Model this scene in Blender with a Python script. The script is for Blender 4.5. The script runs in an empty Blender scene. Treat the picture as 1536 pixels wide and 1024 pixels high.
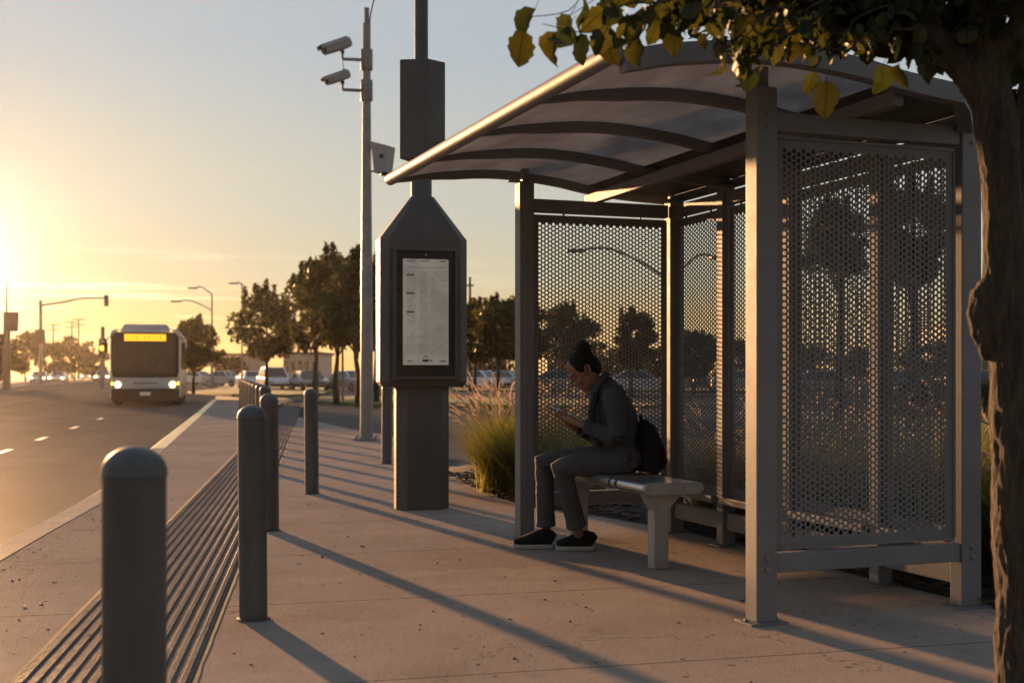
import bpy, bmesh, math, random
import numpy as np
from mathutils import Vector, Matrix, noise
R = math.radians
random.seed(7); rng = np.random.default_rng(7)
scene = bpy.context.scene
COL = scene.collection
FPX, CAMH, CX, HY = 1900.0, 1.2, 768.0, 558.0

def G(x, y, z=0.0):                      # photo pixel on the horizontal plane z
    d = FPX * (CAMH - z) / (y - HY)
    return Vector(((x - CX) / FPX * d, d, z))
def P(x, y, d):                          # photo pixel at depth d
    return Vector(((x - CX) / FPX * d, d, CAMH - (y - HY) / FPX * d))

# ------------------------------------------------------------------ materials
class NT:
    def __init__(s, m):
        s.t = m.node_tree; s.n = s.t.nodes; s.l = s.t.links
    def new(s, t, **k):
        nd = s.n.new(t)
        for a, b in k.items(): setattr(nd, a, b)
        return nd
    def link(s, a, b): s.l.new(a, b)
    def math(s, op, a, b=None):
        nd = s.new('ShaderNodeMath', operation=op)
        for i, v in enumerate((a, b)):
            if v is None: continue
            if isinstance(v, (int, float)): nd.inputs[i].default_value = v
            else: s.link(v, nd.inputs[i])
        return nd.outputs[0]
    def mix(s, f, a, b, bt='MIX'):
        nd = s.new('ShaderNodeMix', data_type='RGBA', blend_type=bt)
        for i, v in ((0, f), (6, a), (7, b)):
            if isinstance(v, (int, float)): nd.inputs[i].default_value = v
            elif isinstance(v, tuple): nd.inputs[i].default_value = (*v[:3], 1)
            else: s.link(v, nd.inputs[i])
        return nd.outputs[2]
    def noise(s, vec, scale, detail=4, rough=.55):
        nd = s.new('ShaderNodeTexNoise')
        nd.inputs['Scale'].default_value = scale; nd.inputs['Detail'].default_value = detail
        nd.inputs['Roughness'].default_value = rough
        if vec is not None: s.link(vec, nd.inputs['Vector'])
        return nd.outputs[0]
    def ramp(s, f, a, b):
        nd = s.new('ShaderNodeMapRange'); nd.inputs[1].default_value = a; nd.inputs[2].default_value = b
        s.link(f, nd.inputs[0]); return nd.outputs[0]
    def bump(s, h, strength, dist, normal=None):
        nd = s.new('ShaderNodeBump'); nd.inputs['Strength'].default_value = strength
        nd.inputs['Distance'].default_value = dist; s.link(h, nd.inputs['Height'])
        if normal is not None: s.link(normal, nd.inputs['Normal'])
        return nd.outputs[0]

def base_mat(name):
    m = bpy.data.materials.new(name); m.use_nodes = True
    t = NT(m); p = t.n['Principled BSDF']
    return m, t, p

def mat(name, col, rough=.5, metal=0., var=.15, scale=3., bump=0., bscale=40., rvar=.1, spec=.5, coat=0., stretch=(1, 1, 1)):
    m, t, p = base_mat(name)
    tc = t.new('ShaderNodeTexCoord'); mp = t.new('ShaderNodeMapping'); mp.inputs['Scale'].default_value = stretch
    t.link(tc.outputs['Object'], mp.inputs['Vector']); v = mp.outputs[0]
    n = t.ramp(t.noise(v, scale, 5, .6), .3, .7)
    lo = tuple(c * (1 - var) for c in col); hi = tuple(min(1, c * (1 + var)) for c in col)
    t.link(t.mix(n, lo, hi), p.inputs['Base Color'])
    n2 = t.noise(v, scale * 4.3, 3)
    rr = t.new('ShaderNodeMapRange'); rr.inputs[3].default_value = max(0, rough - rvar); rr.inputs[4].default_value = min(1, rough + rvar)
    t.link(n2, rr.inputs[0]); t.link(rr.outputs[0], p.inputs['Roughness'])
    p.inputs['Metallic'].default_value = metal; p.inputs['Specular IOR Level'].default_value = spec
    p.inputs['Coat Weight'].default_value = coat
    if bump: t.link(t.bump(t.noise(v, bscale, 4, .65), bump, .01), p.inputs['Normal'])
    return m

def emit(name, col, strength):
    m, t, p = base_mat(name)
    p.inputs['Base Color'].default_value = (*col, 1); p.inputs['Emission Color'].default_value = (*col, 1)
    p.inputs['Emission Strength'].default_value = strength
    return m

def leaf_mat(name, c1, c2, trans=.45, rough=.5, tcol=None, veins=False):
    m, t, p = base_mat(name)
    geo = t.new('ShaderNodeNewGeometry')
    col = t.mix(geo.outputs['Random Per Island'], c1, c2)
    tc = t.new('ShaderNodeTexCoord')
    n = t.ramp(t.noise(tc.outputs['Object'], 30, 3), .3, .7)
    col2 = t.mix(t.math('MULTIPLY', n, .35), col, tuple(c * .45 for c in c1))
    if veins:
        at = t.new('ShaderNodeAttribute', attribute_name='leaf_uv'); sx = t.new('ShaderNodeSeparateXYZ'); t.link(at.outputs['Vector'], sx.inputs[0])
        au = t.math('ABSOLUTE', sx.outputs[0]); mid = t.math('LESS_THAN', au, .022)
        sv = t.math('LESS_THAN', t.math('FRACT', t.math('SUBTRACT', t.math('MULTIPLY', sx.outputs[1], 7), t.math('MULTIPLY', au, 5))), .1)
        vn = t.math('MAXIMUM', mid, t.math('MULTIPLY', sv, .6)); col2 = t.mix(t.math('MULTIPLY', vn, .65), col2, tuple(c * .3 for c in c1))
        t.link(t.bump(vn, .4, .004), p.inputs['Normal'])
    t.link(col2, p.inputs['Base Color']); p.inputs['Roughness'].default_value = rough
    p.inputs['Specular IOR Level'].default_value = .3
    tr = t.new('ShaderNodeBsdfTranslucent')
    if tcol:
        tc_ = t.mix(geo.outputs['Random Per Island'], tcol[0], tcol[1])
        if veins: tc_ = t.mix(t.math('MULTIPLY', vn, .7), tc_, tuple(c * .3 for c in tcol[0]))
        t.link(t.mix(t.math('MULTIPLY', n, .5), tc_, tuple(c * .5 for c in tcol[0])), tr.inputs['Color'])
    else: t.link(col2, tr.inputs['Color'])
    mx = t.new('ShaderNodeMixShader'); mx.inputs[0].default_value = trans
    out = t.n['Material Output']
    t.link(p.outputs[0], mx.inputs[1]); t.link(tr.outputs[0], mx.inputs[2]); t.link(mx.outputs[0], out.inputs[0])
    return m

def concrete_mat(name, col, ang, px, py, joints=True, rough=.72, seed=0.0, spec=.012):
    m, t, p = base_mat(name)
    tc = t.new('ShaderNodeTexCoord'); mp = t.new('ShaderNodeMapping')
    mp.inputs['Rotation'].default_value = (0, 0, -ang); mp.inputs['Location'].default_value = (seed, seed * .7, 0)
    t.link(tc.outputs['Object'], mp.inputs['Vector']); v = mp.outputs[0]
    big = t.ramp(t.noise(v, .7, 6, .62), .32, .68); mid = t.ramp(t.noise(v, 5, 6, .7), .3, .7); fine = t.noise(v, 140, 3, .6)
    spk = t.ramp(t.noise(v, 45, 2, .5), .66, .72)
    c = t.mix(big, tuple(x * .72 for x in col), tuple(x * 1.12 for x in col))
    c = t.mix(t.math('MULTIPLY', mid, .45), c, tuple(x * .62 for x in col))
    c = t.mix(t.math('MULTIPLY', fine, .35), c, tuple(x * 1.5 for x in col))
    c = t.mix(t.math('MULTIPLY', spk, .55), c, tuple(x * .3 for x in col))
    st = t.ramp(t.noise(v, 1.7, 7, .75), .58, .68)
    c = t.mix(t.math('MULTIPLY', st, .45), c, tuple(x * .42 for x in col))
    st2 = t.ramp(t.noise(v, .55, 8, .78), .52, .62); c = t.mix(t.math('MULTIPLY', st2, .4), c, (col[0] * .62, col[1] * .56, col[2] * .52))
    vor = t.new('ShaderNodeTexVoronoi'); vor.inputs['Scale'].default_value = 3.1; t.link(v, vor.inputs['Vector'])
    gum = t.math('LESS_THAN', vor.outputs['Distance'], .055); c = t.mix(t.math('MULTIPLY', gum, .7), c, tuple(x * .3 for x in col))
    ck = t.new('ShaderNodeTexVoronoi', feature='DISTANCE_TO_EDGE'); ck.inputs['Scale'].default_value = .42
    wv = t.new('ShaderNodeVectorMath', operation='ADD'); nv = t.new('ShaderNodeTexNoise'); nv.inputs['Scale'].default_value = 3; nv.inputs['Detail'].default_value = 8; t.link(v, nv.inputs['Vector'])
    t.link(v, wv.inputs[0]); t.link(nv.outputs[1], wv.inputs[1]); t.link(wv.outputs[0], ck.inputs['Vector'])
    crk = t.math('MULTIPLY', t.math('LESS_THAN', ck.outputs['Distance'], .004), t.ramp(t.noise(v, .5, 2), .5, .56)); c = t.mix(t.math('MULTIPLY', crk, .4), c, tuple(x * .15 for x in col))
    h = t.math('ADD', t.math('MULTIPLY', fine, .5), t.math('MULTIPLY', t.noise(v, 24, 6, .75), 1.3))
    h = t.math('ADD', h, t.math('MULTIPLY', t.noise(v, 260, 2, .6), .3))
    if joints:
        sp = t.new('ShaderNodeSeparateXYZ'); t.link(v, sp.inputs[0])
        js = []
        wob = t.math('MULTIPLY', t.math('SUBTRACT', t.noise(v, 9, 3), .5), .012)
        for o, per in ((sp.outputs[0], px), (sp.outputs[1], py)):
            f = t.math('FRACT', t.math('DIVIDE', t.math('ADD', o, wob), per))
            d = t.math('ABSOLUTE', t.math('SUBTRACT', f, .5))
            js.append(t.math('GREATER_THAN', d, .5 - .006 / per))
        j = t.math('MAXIMUM', js[0], js[1])
        cell = t.new('ShaderNodeTexWhiteNoise', noise_dimensions='2D')
        cb = t.new('ShaderNodeCombineXYZ')
        t.link(t.math('ROUND', t.math('DIVIDE', sp.outputs[0], px)), cb.inputs[0]); t.link(t.math('ROUND', t.math('DIVIDE', sp.outputs[1], py)), cb.inputs[1])
        t.link(cb.outputs[0], cell.inputs['Vector'])
        c = t.mix(t.math('MULTIPLY', cell.outputs['Value'], .3), c, tuple(x * .66 for x in col))
        c = t.mix(t.math('MULTIPLY', j, .8), c, tuple(x * .18 for x in col))
        h = t.math('SUBTRACT', h, t.math('MULTIPLY', j, 2.5))
    t.link(c, p.inputs['Base Color'])
    rr = t.new('ShaderNodeMapRange'); rr.inputs[3].default_value = rough - .14; rr.inputs[4].default_value = rough + .12
    t.link(mid, rr.inputs[0]); t.link(rr.outputs[0], p.inputs['Roughness'])
    p.inputs['Specular IOR Level'].default_value = 0
    nb = t.bump(h, .9, .012); t.link(nb, p.inputs['Normal'])
    gl = t.new('ShaderNodeBsdfGlossy'); gl.inputs['Roughness'].default_value = .42; t.link(nb, gl.inputs['Normal'])
    mx = t.new('ShaderNodeMixShader'); mx.inputs[0].default_value = spec
    t.link(p.outputs[0], mx.inputs[1]); t.link(gl.outputs[0], mx.inputs[2]); t.link(mx.outputs[0], t.n['Material Output'].inputs[0])
    return m

AX = math.atan2(.34202, .93969)          # 20 degrees: the shelter's short side
M = {}
M['concrete'] = concrete_mat('concrete_paving', (.33, .275, .235), AX * .75, 1000, 1.75, seed=333)
def road_streaks(m, ang):
    t = NT(m); p = t.n['Principled BSDF']; src = p.inputs['Base Color'].links[0].from_socket
    tc = t.new('ShaderNodeTexCoord'); mp = t.new('ShaderNodeMapping'); mp.inputs['Rotation'].default_value = (0, 0, ang); t.link(tc.outputs['Object'], mp.inputs['Vector'])
    m2 = t.new('ShaderNodeMapping'); m2.inputs['Scale'].default_value = (1, .035, 1); t.link(mp.outputs[0], m2.inputs['Vector'])
    a = t.ramp(t.noise(m2.outputs[0], .9, 5, .6), .38, .62); b = t.ramp(t.noise(mp.outputs[0], .25, 6, .7), .4, .6)
    c = t.mix(t.math('MULTIPLY', a, .55), src, (.055, .047, .04)); c = t.mix(t.math('MULTIPLY', b, .3), c, (.15, .125, .10)); t.link(c, p.inputs['Base Color'])
M['kerb'] = concrete_mat('kerb_concrete', (.40, .35, .29), R(-9), 9, 3.0, rough=.6, seed=3, spec=.03)
M['kerb_glare_tint'] = mat('kerb_glare_tint', (.85, .64, .30), .24, var=.12, scale=5, bump=.03, bscale=30, spec=.8, rvar=.06)  # pale gold colour imitates sun glare on the far kerb
M['asphalt'] = concrete_mat('asphalt', (.10, .085, .072), 0, 3, 3, joints=False, rough=.62, spec=.05)
road_streaks(M['asphalt'], -.205)
M['lot'] = concrete_mat('old_asphalt', (.12, .115, .11), 0, 3, 3, joints=False, rough=.7, seed=9)
M['ground'] = mat('dry_ground', (.09, .085, .05), .9, var=.4, scale=.3, bump=.6, bscale=6)
M['lawn'] = mat('lawn_turf', (.075, .10, .02), .85, var=.45, scale=2.2, bump=.9, bscale=60)
M['paint_line'] = mat('road_paint', (.62, .6, .55), .6, var=.2, scale=14)
M['mulch'] = mat('bark_mulch', (.032, .022, .015), .9, var=.6, scale=30, bump=1, bscale=55)
M['chip'] = leaf_mat('mulch_chips', (.02, .013, .009), (.10, .062, .04), 0.05, .8)
M['bollard'] = mat('bollard_paint', (.068, .065, .063), .5, .08, var=.32, scale=9, bump=.16, bscale=120, rvar=.14, stretch=(1, 1, .16))
M['frame'] = mat('shelter_paint', (.15, .149, .155), .55, .1, var=.12, scale=2.2, bump=.1, bscale=180, rvar=.09)
M['panel'] = mat('perforated_steel', (.145, .142, .144), .55, .08, var=.1, scale=3, rvar=.08)
M['dark_steel'] = mat('dark_steel', (.06, .056, .054), .55, .08, var=.2, scale=2.5, bump=.1, bscale=160)
M['bezel'] = mat('bezel_black', (.012, .012, .012), .3, var=.3)
M['galv'] = mat('galvanised_steel', (.20, .19, .185), .45, .4, var=.2, scale=5, bump=.08, bscale=90)
M['steel'] = mat('brushed_bench_steel', (.42, .42, .43), .3, .9, var=.05, scale=2, rvar=.05)
M['cast'] = mat('cast_aluminium', (.33, .32, .31), .5, .5, var=.15, scale=6, bump=.25, bscale=120)
M['cam_white'] = mat('camera_housing', (.27, .27, .28), .4, var=.1, scale=8)
M['black'] = mat('black_plastic', (.012, .012, .013), .4, var=.2)
M['rubber'] = mat('tyre_rubber', (.018, .018, .018), .8, var=.3)
M['glass_dark'] = mat('tinted_glass', (.02, .022, .024), .06, var=.1, spec=.8)
M['windscreen'] = mat('windscreen_glass', (.055, .05, .046), .12, var=.25, scale=1.2, spec=.5)
M['bus_white'] = mat('bus_paint', (.42, .425, .44), .3, var=.06, coat=.4, scale=1.5)
M['bus_dark'] = mat('bus_lower', (.013, .012, .011), .4, var=.2)
M['plate'] = mat('plate_white', (.7, .7, .68), .5)
M['bark'] = mat('street_tree_bark', (.035, .026, .019), .9, var=.5, scale=9, bump=1, bscale=30, stretch=(1, 1, .25))
M['leaf_bg'] = leaf_mat('street_tree_leaf', (.03, .038, .011), (.06, .065, .017), .36, tcol=((.05, .055, .010), (.15, .12, .018)))
M['leaf_far'] = leaf_mat('far_tree_leaf', (.03, .035, .014), (.06, .052, .022), .3)
M['leaf'] = leaf_mat('foreground_leaf', (.022, .030, .008), (.055, .054, .012), .45, .5, tcol=((.026, .042, .006), (.10, .085, .009)), veins=True)
M['grass'] = leaf_mat('fountain_grass_blade', (.035, .055, .013), (.13, .11, .032), .55, tcol=((.10, .13, .02), (.58, .47, .09)))
M['plume'] = leaf_mat('fountain_grass_plume', (.48, .36, .28), (.66, .52, .42), .6)
M['hedge'] = leaf_mat('hedge_leaf', (.02, .03, .01), (.045, .055, .018), .25)
M['wall_cream'] = mat('stucco_cream', (.42, .37, .32), .8, var=.12, scale=1, bump=.2, bscale=20)
M['wall_tan'] = mat('stucco_tan', (.30, .24, .19), .8, var=.12, scale=1, bump=.2, bscale=20)
M['roof_dark'] = mat('roof_dark', (.09, .08, .075), .8, var=.2)
M['sign_blue'] = mat('sign_face_grey', (.22, .22, .22), .5, var=.1)
M['sign_dark'] = mat('sign_face_dark', (.07, .06, .05), .5, var=.2)
M['skin'] = mat('skin', (.17, .085, .05), .55, var=.1, scale=14, bump=.08, bscale=300)
M['hair'] = mat('hair_black', (.006, .005, .0045), .7, spec=.2, var=.4, scale=40, bump=.7, bscale=130, stretch=(1, 1, 3))
M['jacket'] = mat('denim_jacket', (.030, .034, .042), .88, var=.22, scale=12, bump=.5, bscale=55)
M['trouser'] = mat('grey_trousers', (.044, .044, .049), .9, var=.18, scale=10, bump=.45, bscale=45)
M['shirt'] = mat('black_top', (.02, .019, .02), .8, var=.2)
M['shoe'] = mat('shoe_black', (.007, .0065, .007), .8, spec=.2, var=.3, scale=30, bump=.4, bscale=150)
M['sole'] = mat('shoe_sole', (.27, .255, .235), .6, var=.15, scale=20)
M['bag'] = mat('bag_nylon', (.006, .006, .0065), .8, spec=.2, var=.3, scale=20, bump=.4, bscale=70)
M['head_on'] = emit('headlamp_lit', (1, .66, .30), 6)
M['amber'] = emit('amber_lamp', (1, .42, .05), 1.6)
M['dest'] = emit('destination_led', (1, .36, .015), .75)
M['green'] = emit('signal_green', (.1, .9, .6), 2)
M['red'] = mat('tail_lamp_red', (.25, .01, .01), .3)

def paper_mat():
    m, t, p = base_mat('timetable_paper')
    tc = t.new('ShaderNodeTexCoord')
    n = t.ramp(t.noise(tc.outputs['Object'], 6, 4), .3, .7)
    c = t.mix(n, (.46, .43, .36), (.58, .555, .49)); t.link(c, p.inputs['Base Color'])
    t.link(c, p.inputs['Emission Color']); p.inputs['Emission Strength'].default_value = .05
    p.inputs['Roughness'].default_value = .35; p.inputs['Coat Weight'].default_value = .4
    return m
M['paper'] = paper_mat()
M['ink'] = mat('timetable_ink', (.30, .285, .25), .6)
M['ink_dark'] = mat('timetable_ink_dark', (.08, .06, .05), .6)

def poly_mat():                          # translucent roof sheet with scuffs
    m, t, p = base_mat('polycarbonate')
    tc = t.new('ShaderNodeTexCoord'); mp = t.new('ShaderNodeMapping'); mp.inputs['Scale'].default_value = (2.2, .8, 1)
    t.link(tc.outputs['Object'], mp.inputs['Vector'])
    n = t.ramp(t.noise(mp.outputs[0], 2.2, 6, .65), .35, .7)
    c = t.mix(n, (.36, .34, .33), (.50, .48, .465))
    sc = t.ramp(t.noise(mp.outputs[0], 9, 8, .8), .62, .68)
    c = t.mix(t.math('MULTIPLY', sc, .35), c, (.85, .8, .75))
    t.link(c, p.inputs['Base Color']); p.inputs['Roughness'].default_value = .35
    tr = t.new('ShaderNodeBsdfTranslucent'); t.link(c, tr.inputs['Color'])
    mx = t.new('ShaderNodeMixShader'); mx.inputs[0].default_value = .72
    t.link(p.outputs[0], mx.inputs[1]); t.link(tr.outputs[0], mx.inputs[2]); t.link(mx.outputs[0], t.n['Material Output'].inputs[0])
    return m
M['poly'] = poly_mat()

def tactile_mat():
    m, t, p = base_mat('tactile_paving')
    tc = t.new('ShaderNodeTexCoord'); mp = t.new('ShaderNodeMapping'); mp.inputs['Rotation'].default_value = (0, 0, -math.atan(.155))
    t.link(tc.outputs['Object'], mp.inputs['Vector']); v = mp.outputs[0]
    big = t.ramp(t.noise(v, 1.2, 6, .65), .3, .7); mid = t.ramp(t.noise(v, 14, 5, .7), .3, .7)
    c = t.mix(big, (.10, .09, .083), (.17, .155, .142)); c = t.mix(t.math('MULTIPLY', mid, .5), c, (.10, .09, .085))
    t.link(c, p.inputs['Base Color'])
    spt = t.new('ShaderNodeSeparateXYZ'); t.link(v, spt.inputs[0])
    jt = t.math('LESS_THAN', t.math('FRACT', t.math('DIVIDE', spt.outputs[1], .61)), .013)
    t.link(t.mix(t.math('MULTIPLY', jt, .85), c, (.02, .018, .016)), p.inputs['Base Color'])
    w = t.new('ShaderNodeTexWave', bands_direction='Y'); w.inputs['Scale'].default_value = 11; w.inputs['Distortion'].default_value = 1.0
    w.inputs['Detail'].default_value = 2; t.link(v, w.inputs['Vector'])
    rr = t.new('ShaderNodeMapRange'); rr.inputs[3].default_value = .42; rr.inputs[4].default_value = .7; p.inputs['Specular IOR Level'].default_value = .16
    t.link(mid, rr.inputs[0]); t.link(rr.outputs[0], p.inputs['Roughness'])
    h = t.math('ADD', t.math('MULTIPLY', w.outputs[1], .9), t.noise(v, 60, 4, .7)); h = t.math('SUBTRACT', h, t.math('MULTIPLY', jt, 3))
    nb = t.bump(h, .9, .010); t.link(nb, p.inputs['Normal']); p.inputs['Specular IOR Level'].default_value = 0
    gl = t.new('ShaderNodeBsdfGlossy'); gl.inputs['Roughness'].default_value = .33; t.link(nb, gl.inputs['Normal'])
    mx = t.new('ShaderNodeMixShader'); mx.inputs[0].default_value = .045
    t.link(p.outputs[0], mx.inputs[1]); t.link(gl.outputs[0], mx.inputs[2]); t.link(mx.outputs[0], t.n['Material Output'].inputs[0])
    return m
M['tactile'] = tactile_mat()

def brown_bark():
    m, t, p = base_mat('foreground_bark')
    tc = t.new('ShaderNodeTexCoord'); mp = t.new('ShaderNodeMapping'); mp.inputs['Scale'].default_value = (1, 1, .22)
    t.link(tc.outputs['Object'], mp.inputs['Vector']); v = mp.outputs[0]
    n = t.math('ADD', t.math('MULTIPLY', t.noise(v, 22, 9, .78), .75), t.math('MULTIPLY', t.noise(v, 85, 6, .7), .35)); vo = t.new('ShaderNodeTexVoronoi', feature='DISTANCE_TO_EDGE'); vo.inputs['Scale'].default_value = 34
    t.link(v, vo.inputs['Vector'])
    cr = t.ramp(vo.outputs['Distance'], 0, .16)
    c = t.mix(t.ramp(n, .42, .68), (.014, .010, .0065), (.11, .076, .046)); c = t.mix(t.math('MULTIPLY', t.math('SUBTRACT', 1, cr), .25), c, (.02, .013, .008))
    t.link(c, p.inputs['Base Color']); p.inputs['Roughness'].default_value = .9
    t.link(t.bump(t.math('ADD', t.math('MULTIPLY', cr, .18), n), 1, .04), p.inputs['Normal'])
    return m
M['fg_bark'] = brown_bark()

# ------------------------------------------------------------------ mesh builder
class MB:
    def __init__(s): s.v = []; s.f = []; s.m = []
    def add(s, vs, fs, mi=0):
        o = len(s.v); s.v += [tuple(x) for x in vs]
        s.f += [tuple(i + o for i in f) for f in fs]; s.m += [mi] * len(fs)
    def box(s, c, size, rot=None, mi=0):
        hx, hy, hz = (q / 2 for q in size); c = Vector(c)
        vs = [Vector((x, y, z)) for x in (-hx, hx) for y in (-hy, hy) for z in (-hz, hz)]
        if rot is not None: vs = [rot @ q for q in vs]
        s.add([q + c for q in vs], [(0, 1, 3, 2), (4, 6, 7, 5), (0, 4, 5, 1), (2, 3, 7, 6), (0, 2, 6, 4), (1, 5, 7, 3)], mi)
    def bar(s, a, b, w, h, up=(0, 0, 1), mi=0):
        a, b = Vector(a), Vector(b); d = (b - a); L = d.length; d.normalize()
        up = Vector(up); side = d.cross(up)
        if side.length < 1e-5: side = d.cross(Vector((0, 1, 0)))
        side.normalize(); up = side.cross(d)
        s.box((a + b) / 2, (w, L, h), Matrix((side, d, up)).transposed(), mi)
    def tube(s, pts, rad, n=12, cap=True, mi=0, ref=None, round_cap=False):
        pts = [Vector(q) for q in pts]; k = len(pts)
        if not isinstance(rad, (list, tuple)): rad = [rad] * k
        rad = [(r, r) if not isinstance(r, (list, tuple)) else r for r in rad]
        if round_cap:
            d0 = (pts[0] - pts[1]).normalized(); d1 = (pts[-1] - pts[-2]).normalized()
            for fr in (.6, .95):
                pts = pts; 
            r0 = max(rad[0]); r1 = max(rad[-1])
            pre = [(pts[0] + d0 * r0 * math.sin(a), math.cos(a)) for a in (R(75), R(45), R(22))]
            post = [(pts[-1] + d1 * r1 * math.sin(a), math.cos(a)) for a in (R(22), R(45), R(75))]
            rad = [(rad[0][0] * c, rad[0][1] * c) for _, c in pre] + rad + [(rad[-1][0] * c, rad[-1][1] * c) for _, c in post]
            pts = [q for q, _ in pre] + pts + [q for q, _ in post]; k = len(pts)
        vs = []; side = None
        for i in range(k):
            d = (pts[min(i + 1, k - 1)] - pts[max(i - 1, 0)]).normalized()
            if ref is not None: sd = Vector(ref) - d * Vector(ref).dot(d)
            elif side is None:
                sd = d.orthogonal()
            else: sd = side - d * side.dot(d)
            if sd.length < 1e-6: sd = d.orthogonal()
            side = sd.normalized(); up = d.cross(side)
            for j in range(n):
                a = 2 * math.pi * j / n
                vs.append(pts[i] + side * (rad[i][0] * math.cos(a)) + up * (rad[i][1] * math.sin(a)))
        fs = [(i * n + j, i * n + (j + 1) % n, (i + 1) * n + (j + 1) % n, (i + 1) * n + j) for i in range(k - 1) for j in range(n)]
        if cap: fs += [tuple(range(n - 1, -1, -1)), tuple((k - 1) * n + j for j in range(n))]
        s.add(vs, fs, mi)
    def lathe(s, prof, n=24, c=(0, 0, 0), mi=0):
        c = Vector(c); vs = []; k = len(prof)
        for r, z in prof:
            for j in range(n):
                a = 2 * math.pi * j / n; vs.append(c + Vector((r * math.cos(a), r * math.sin(a), z)))
        fs = [(i * n + j, i * n + (j + 1) % n, (i + 1) * n + (j + 1) % n, (i + 1) * n + j) for i in range(k - 1) for j in range(n)]
        fs += [tuple(range(n - 1, -1, -1)), tuple((k - 1) * n + j for j in range(n))]
        s.add(vs, fs, mi)
    def ball(s, c, r, n=14, rot=None, mi=0):
        c = Vector(c); rx, ry, rz = r if isinstance(r, (tuple, list)) else (r, r, r); k = n // 2 + 1; vs = []
        for i in range(1, k):
            th = math.pi * i / k
            for j in range(n):
                a = 2 * math.pi * j / n
                q = Vector((rx * math.sin(th) * math.cos(a), ry * math.sin(th) * math.sin(a), rz * math.cos(th)))
                vs.append(c + (rot @ q if rot is not None else q))
        t, b = Vector((0, 0, rz)), Vector((0, 0, -rz))
        vs += [c + (rot @ t if rot is not None else t), c + (rot @ b if rot is not None else b)]
        m_ = k - 1; T = m_ * n; fs = [(i * n + j, (i + 1) * n + j, (i + 1) * n + (j + 1) % n, i * n + (j + 1) % n) for i in range(m_ - 1) for j in range(n)]
        fs += [(T, j, (j + 1) % n) for j in range(n)] + [(T + 1, (m_ - 1) * n + (j + 1) % n, (m_ - 1) * n + j) for j in range(n)]
        s.add(vs, fs, mi)
    def prism(s, poly, a, b, axis, mi=0):   # poly in the two other axes; from a to b along axis
        def mk(p, q):
            return {0: (q, p[0], p[1]), 1: (p[0], q, p[1]), 2: (p[0], p[1], q)}[axis]
        n = len(poly); vs = [mk(p, a) for p in poly] + [mk(p, b) for p in poly]
        s.add(vs, [tuple(range(n)), tuple(range(2 * n - 1, n - 1, -1))] + [(i, (i + 1) % n + 0, (i + 1) % n + n, i + n) for i in range(n)], mi)
    def build(s, name, mats, parent=None, smooth=35, bevel=0, seg=2, loc=None, weld=0):
        me = bpy.data.meshes.new(name); me.from_pydata(s.v, [], s.f)
        if not isinstance(mats, (list, tuple)): mats = [mats]
        for m_ in mats: me.materials.append(M[m_] if isinstance(m_, str) else m_)
        me.polygons.foreach_set('material_index', s.m)
        bm = bmesh.new(); bm.from_mesh(me)
        if weld: bmesh.ops.remove_doubles(bm, verts=bm.verts, dist=weld)
        bmesh.ops.recalc_face_normals(bm, faces=bm.faces)
        if bevel:
            ed = [e for e in bm.edges if len(e.link_faces) == 2 and e.calc_face_angle(0) > R(28)]
            bmesh.ops.bevel(bm, geom=ed, offset=bevel, segments=seg, profile=.5, affect='EDGES', clamp_overlap=True)
        bm.to_mesh(me); bm.free()
        o = link(name, me, parent, smooth, loc)
        if bevel and smooth:
            wn = o.modifiers.new('normals', 'WEIGHTED_NORMAL'); wn.keep_sharp = True; wn.weight = 100
        return o

def link(name, me, parent=None, smooth=35, loc=None):
    if smooth:
        me.shade_smooth()
        me.set_sharp_from_angle(angle=R(smooth))
    o = bpy.data.objects.new(name, me); COL.objects.link(o)
    if parent is not None: o.parent = parent
    if loc is not None: o.location = loc
    return o

def np_mesh(name, v, f, mats, parent=None, smooth=0, loc=None, mi=None):
    """v (N,3), f (M,k) arrays with constant k"""
    v = np.ascontiguousarray(v, dtype=np.float32); f = np.ascontiguousarray(f, dtype=np.int32); k = f.shape[1]
    me = bpy.data.meshes.new(name)
    me.vertices.add(len(v)); me.vertices.foreach_set('co', v.ravel())
    me.loops.add(f.size); me.loops.foreach_set('vertex_index', f.ravel())
    me.polygons.add(len(f)); me.polygons.foreach_set('loop_start', np.arange(0, f.size, k, dtype=np.int32))
    if not isinstance(mats, (list, tuple)): mats = [mats]
    for m_ in mats: me.materials.append(M[m_] if isinstance(m_, str) else m_)
    if mi is not None: me.polygons.foreach_set('material_index', np.ascontiguousarray(mi, dtype=np.int32))
    me.update(calc_edges=True); me.validate()
    return link(name, me, parent, smooth, loc)

def tag(o, label=None, cat=None, group=None, kind=None):
    for k, v in (('label', label), ('category', cat), ('group', group), ('kind', kind)):
        if v: o[k] = v
    return o
def thing(name, label, cat, loc=(0, 0, 0), rz=0, group=None):
    o = bpy.data.objects.new(name, None); COL.objects.link(o); o.empty_display_size = .1
    o.location = loc; o.rotation_euler = (0, 0, rz)
    return tag(o, label, cat, group)
def dup(root, loc, rz=None, label=None, group=None, scale=None, remap=None):
    def cp(o, par):
        c = o.copy(); COL.objects.link(c)
        if par is not None: c.parent = par
        if remap:
            for sl in c.material_slots:
                if sl.material and sl.material.name in remap:
                    new = M[remap[sl.material.name]]
                    sl.link = 'OBJECT'; sl.material = new
        for ch in list(o.children): cp(ch, c)
        return c
    r = cp(root, None); r.location = loc
    if rz is not None: r.rotation_euler = (0, 0, rz)
    if label: r['label'] = label
    if group: r['group'] = group
    if scale: r.scale = scale if isinstance(scale, tuple) else (scale,) * 3
    return r

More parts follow.
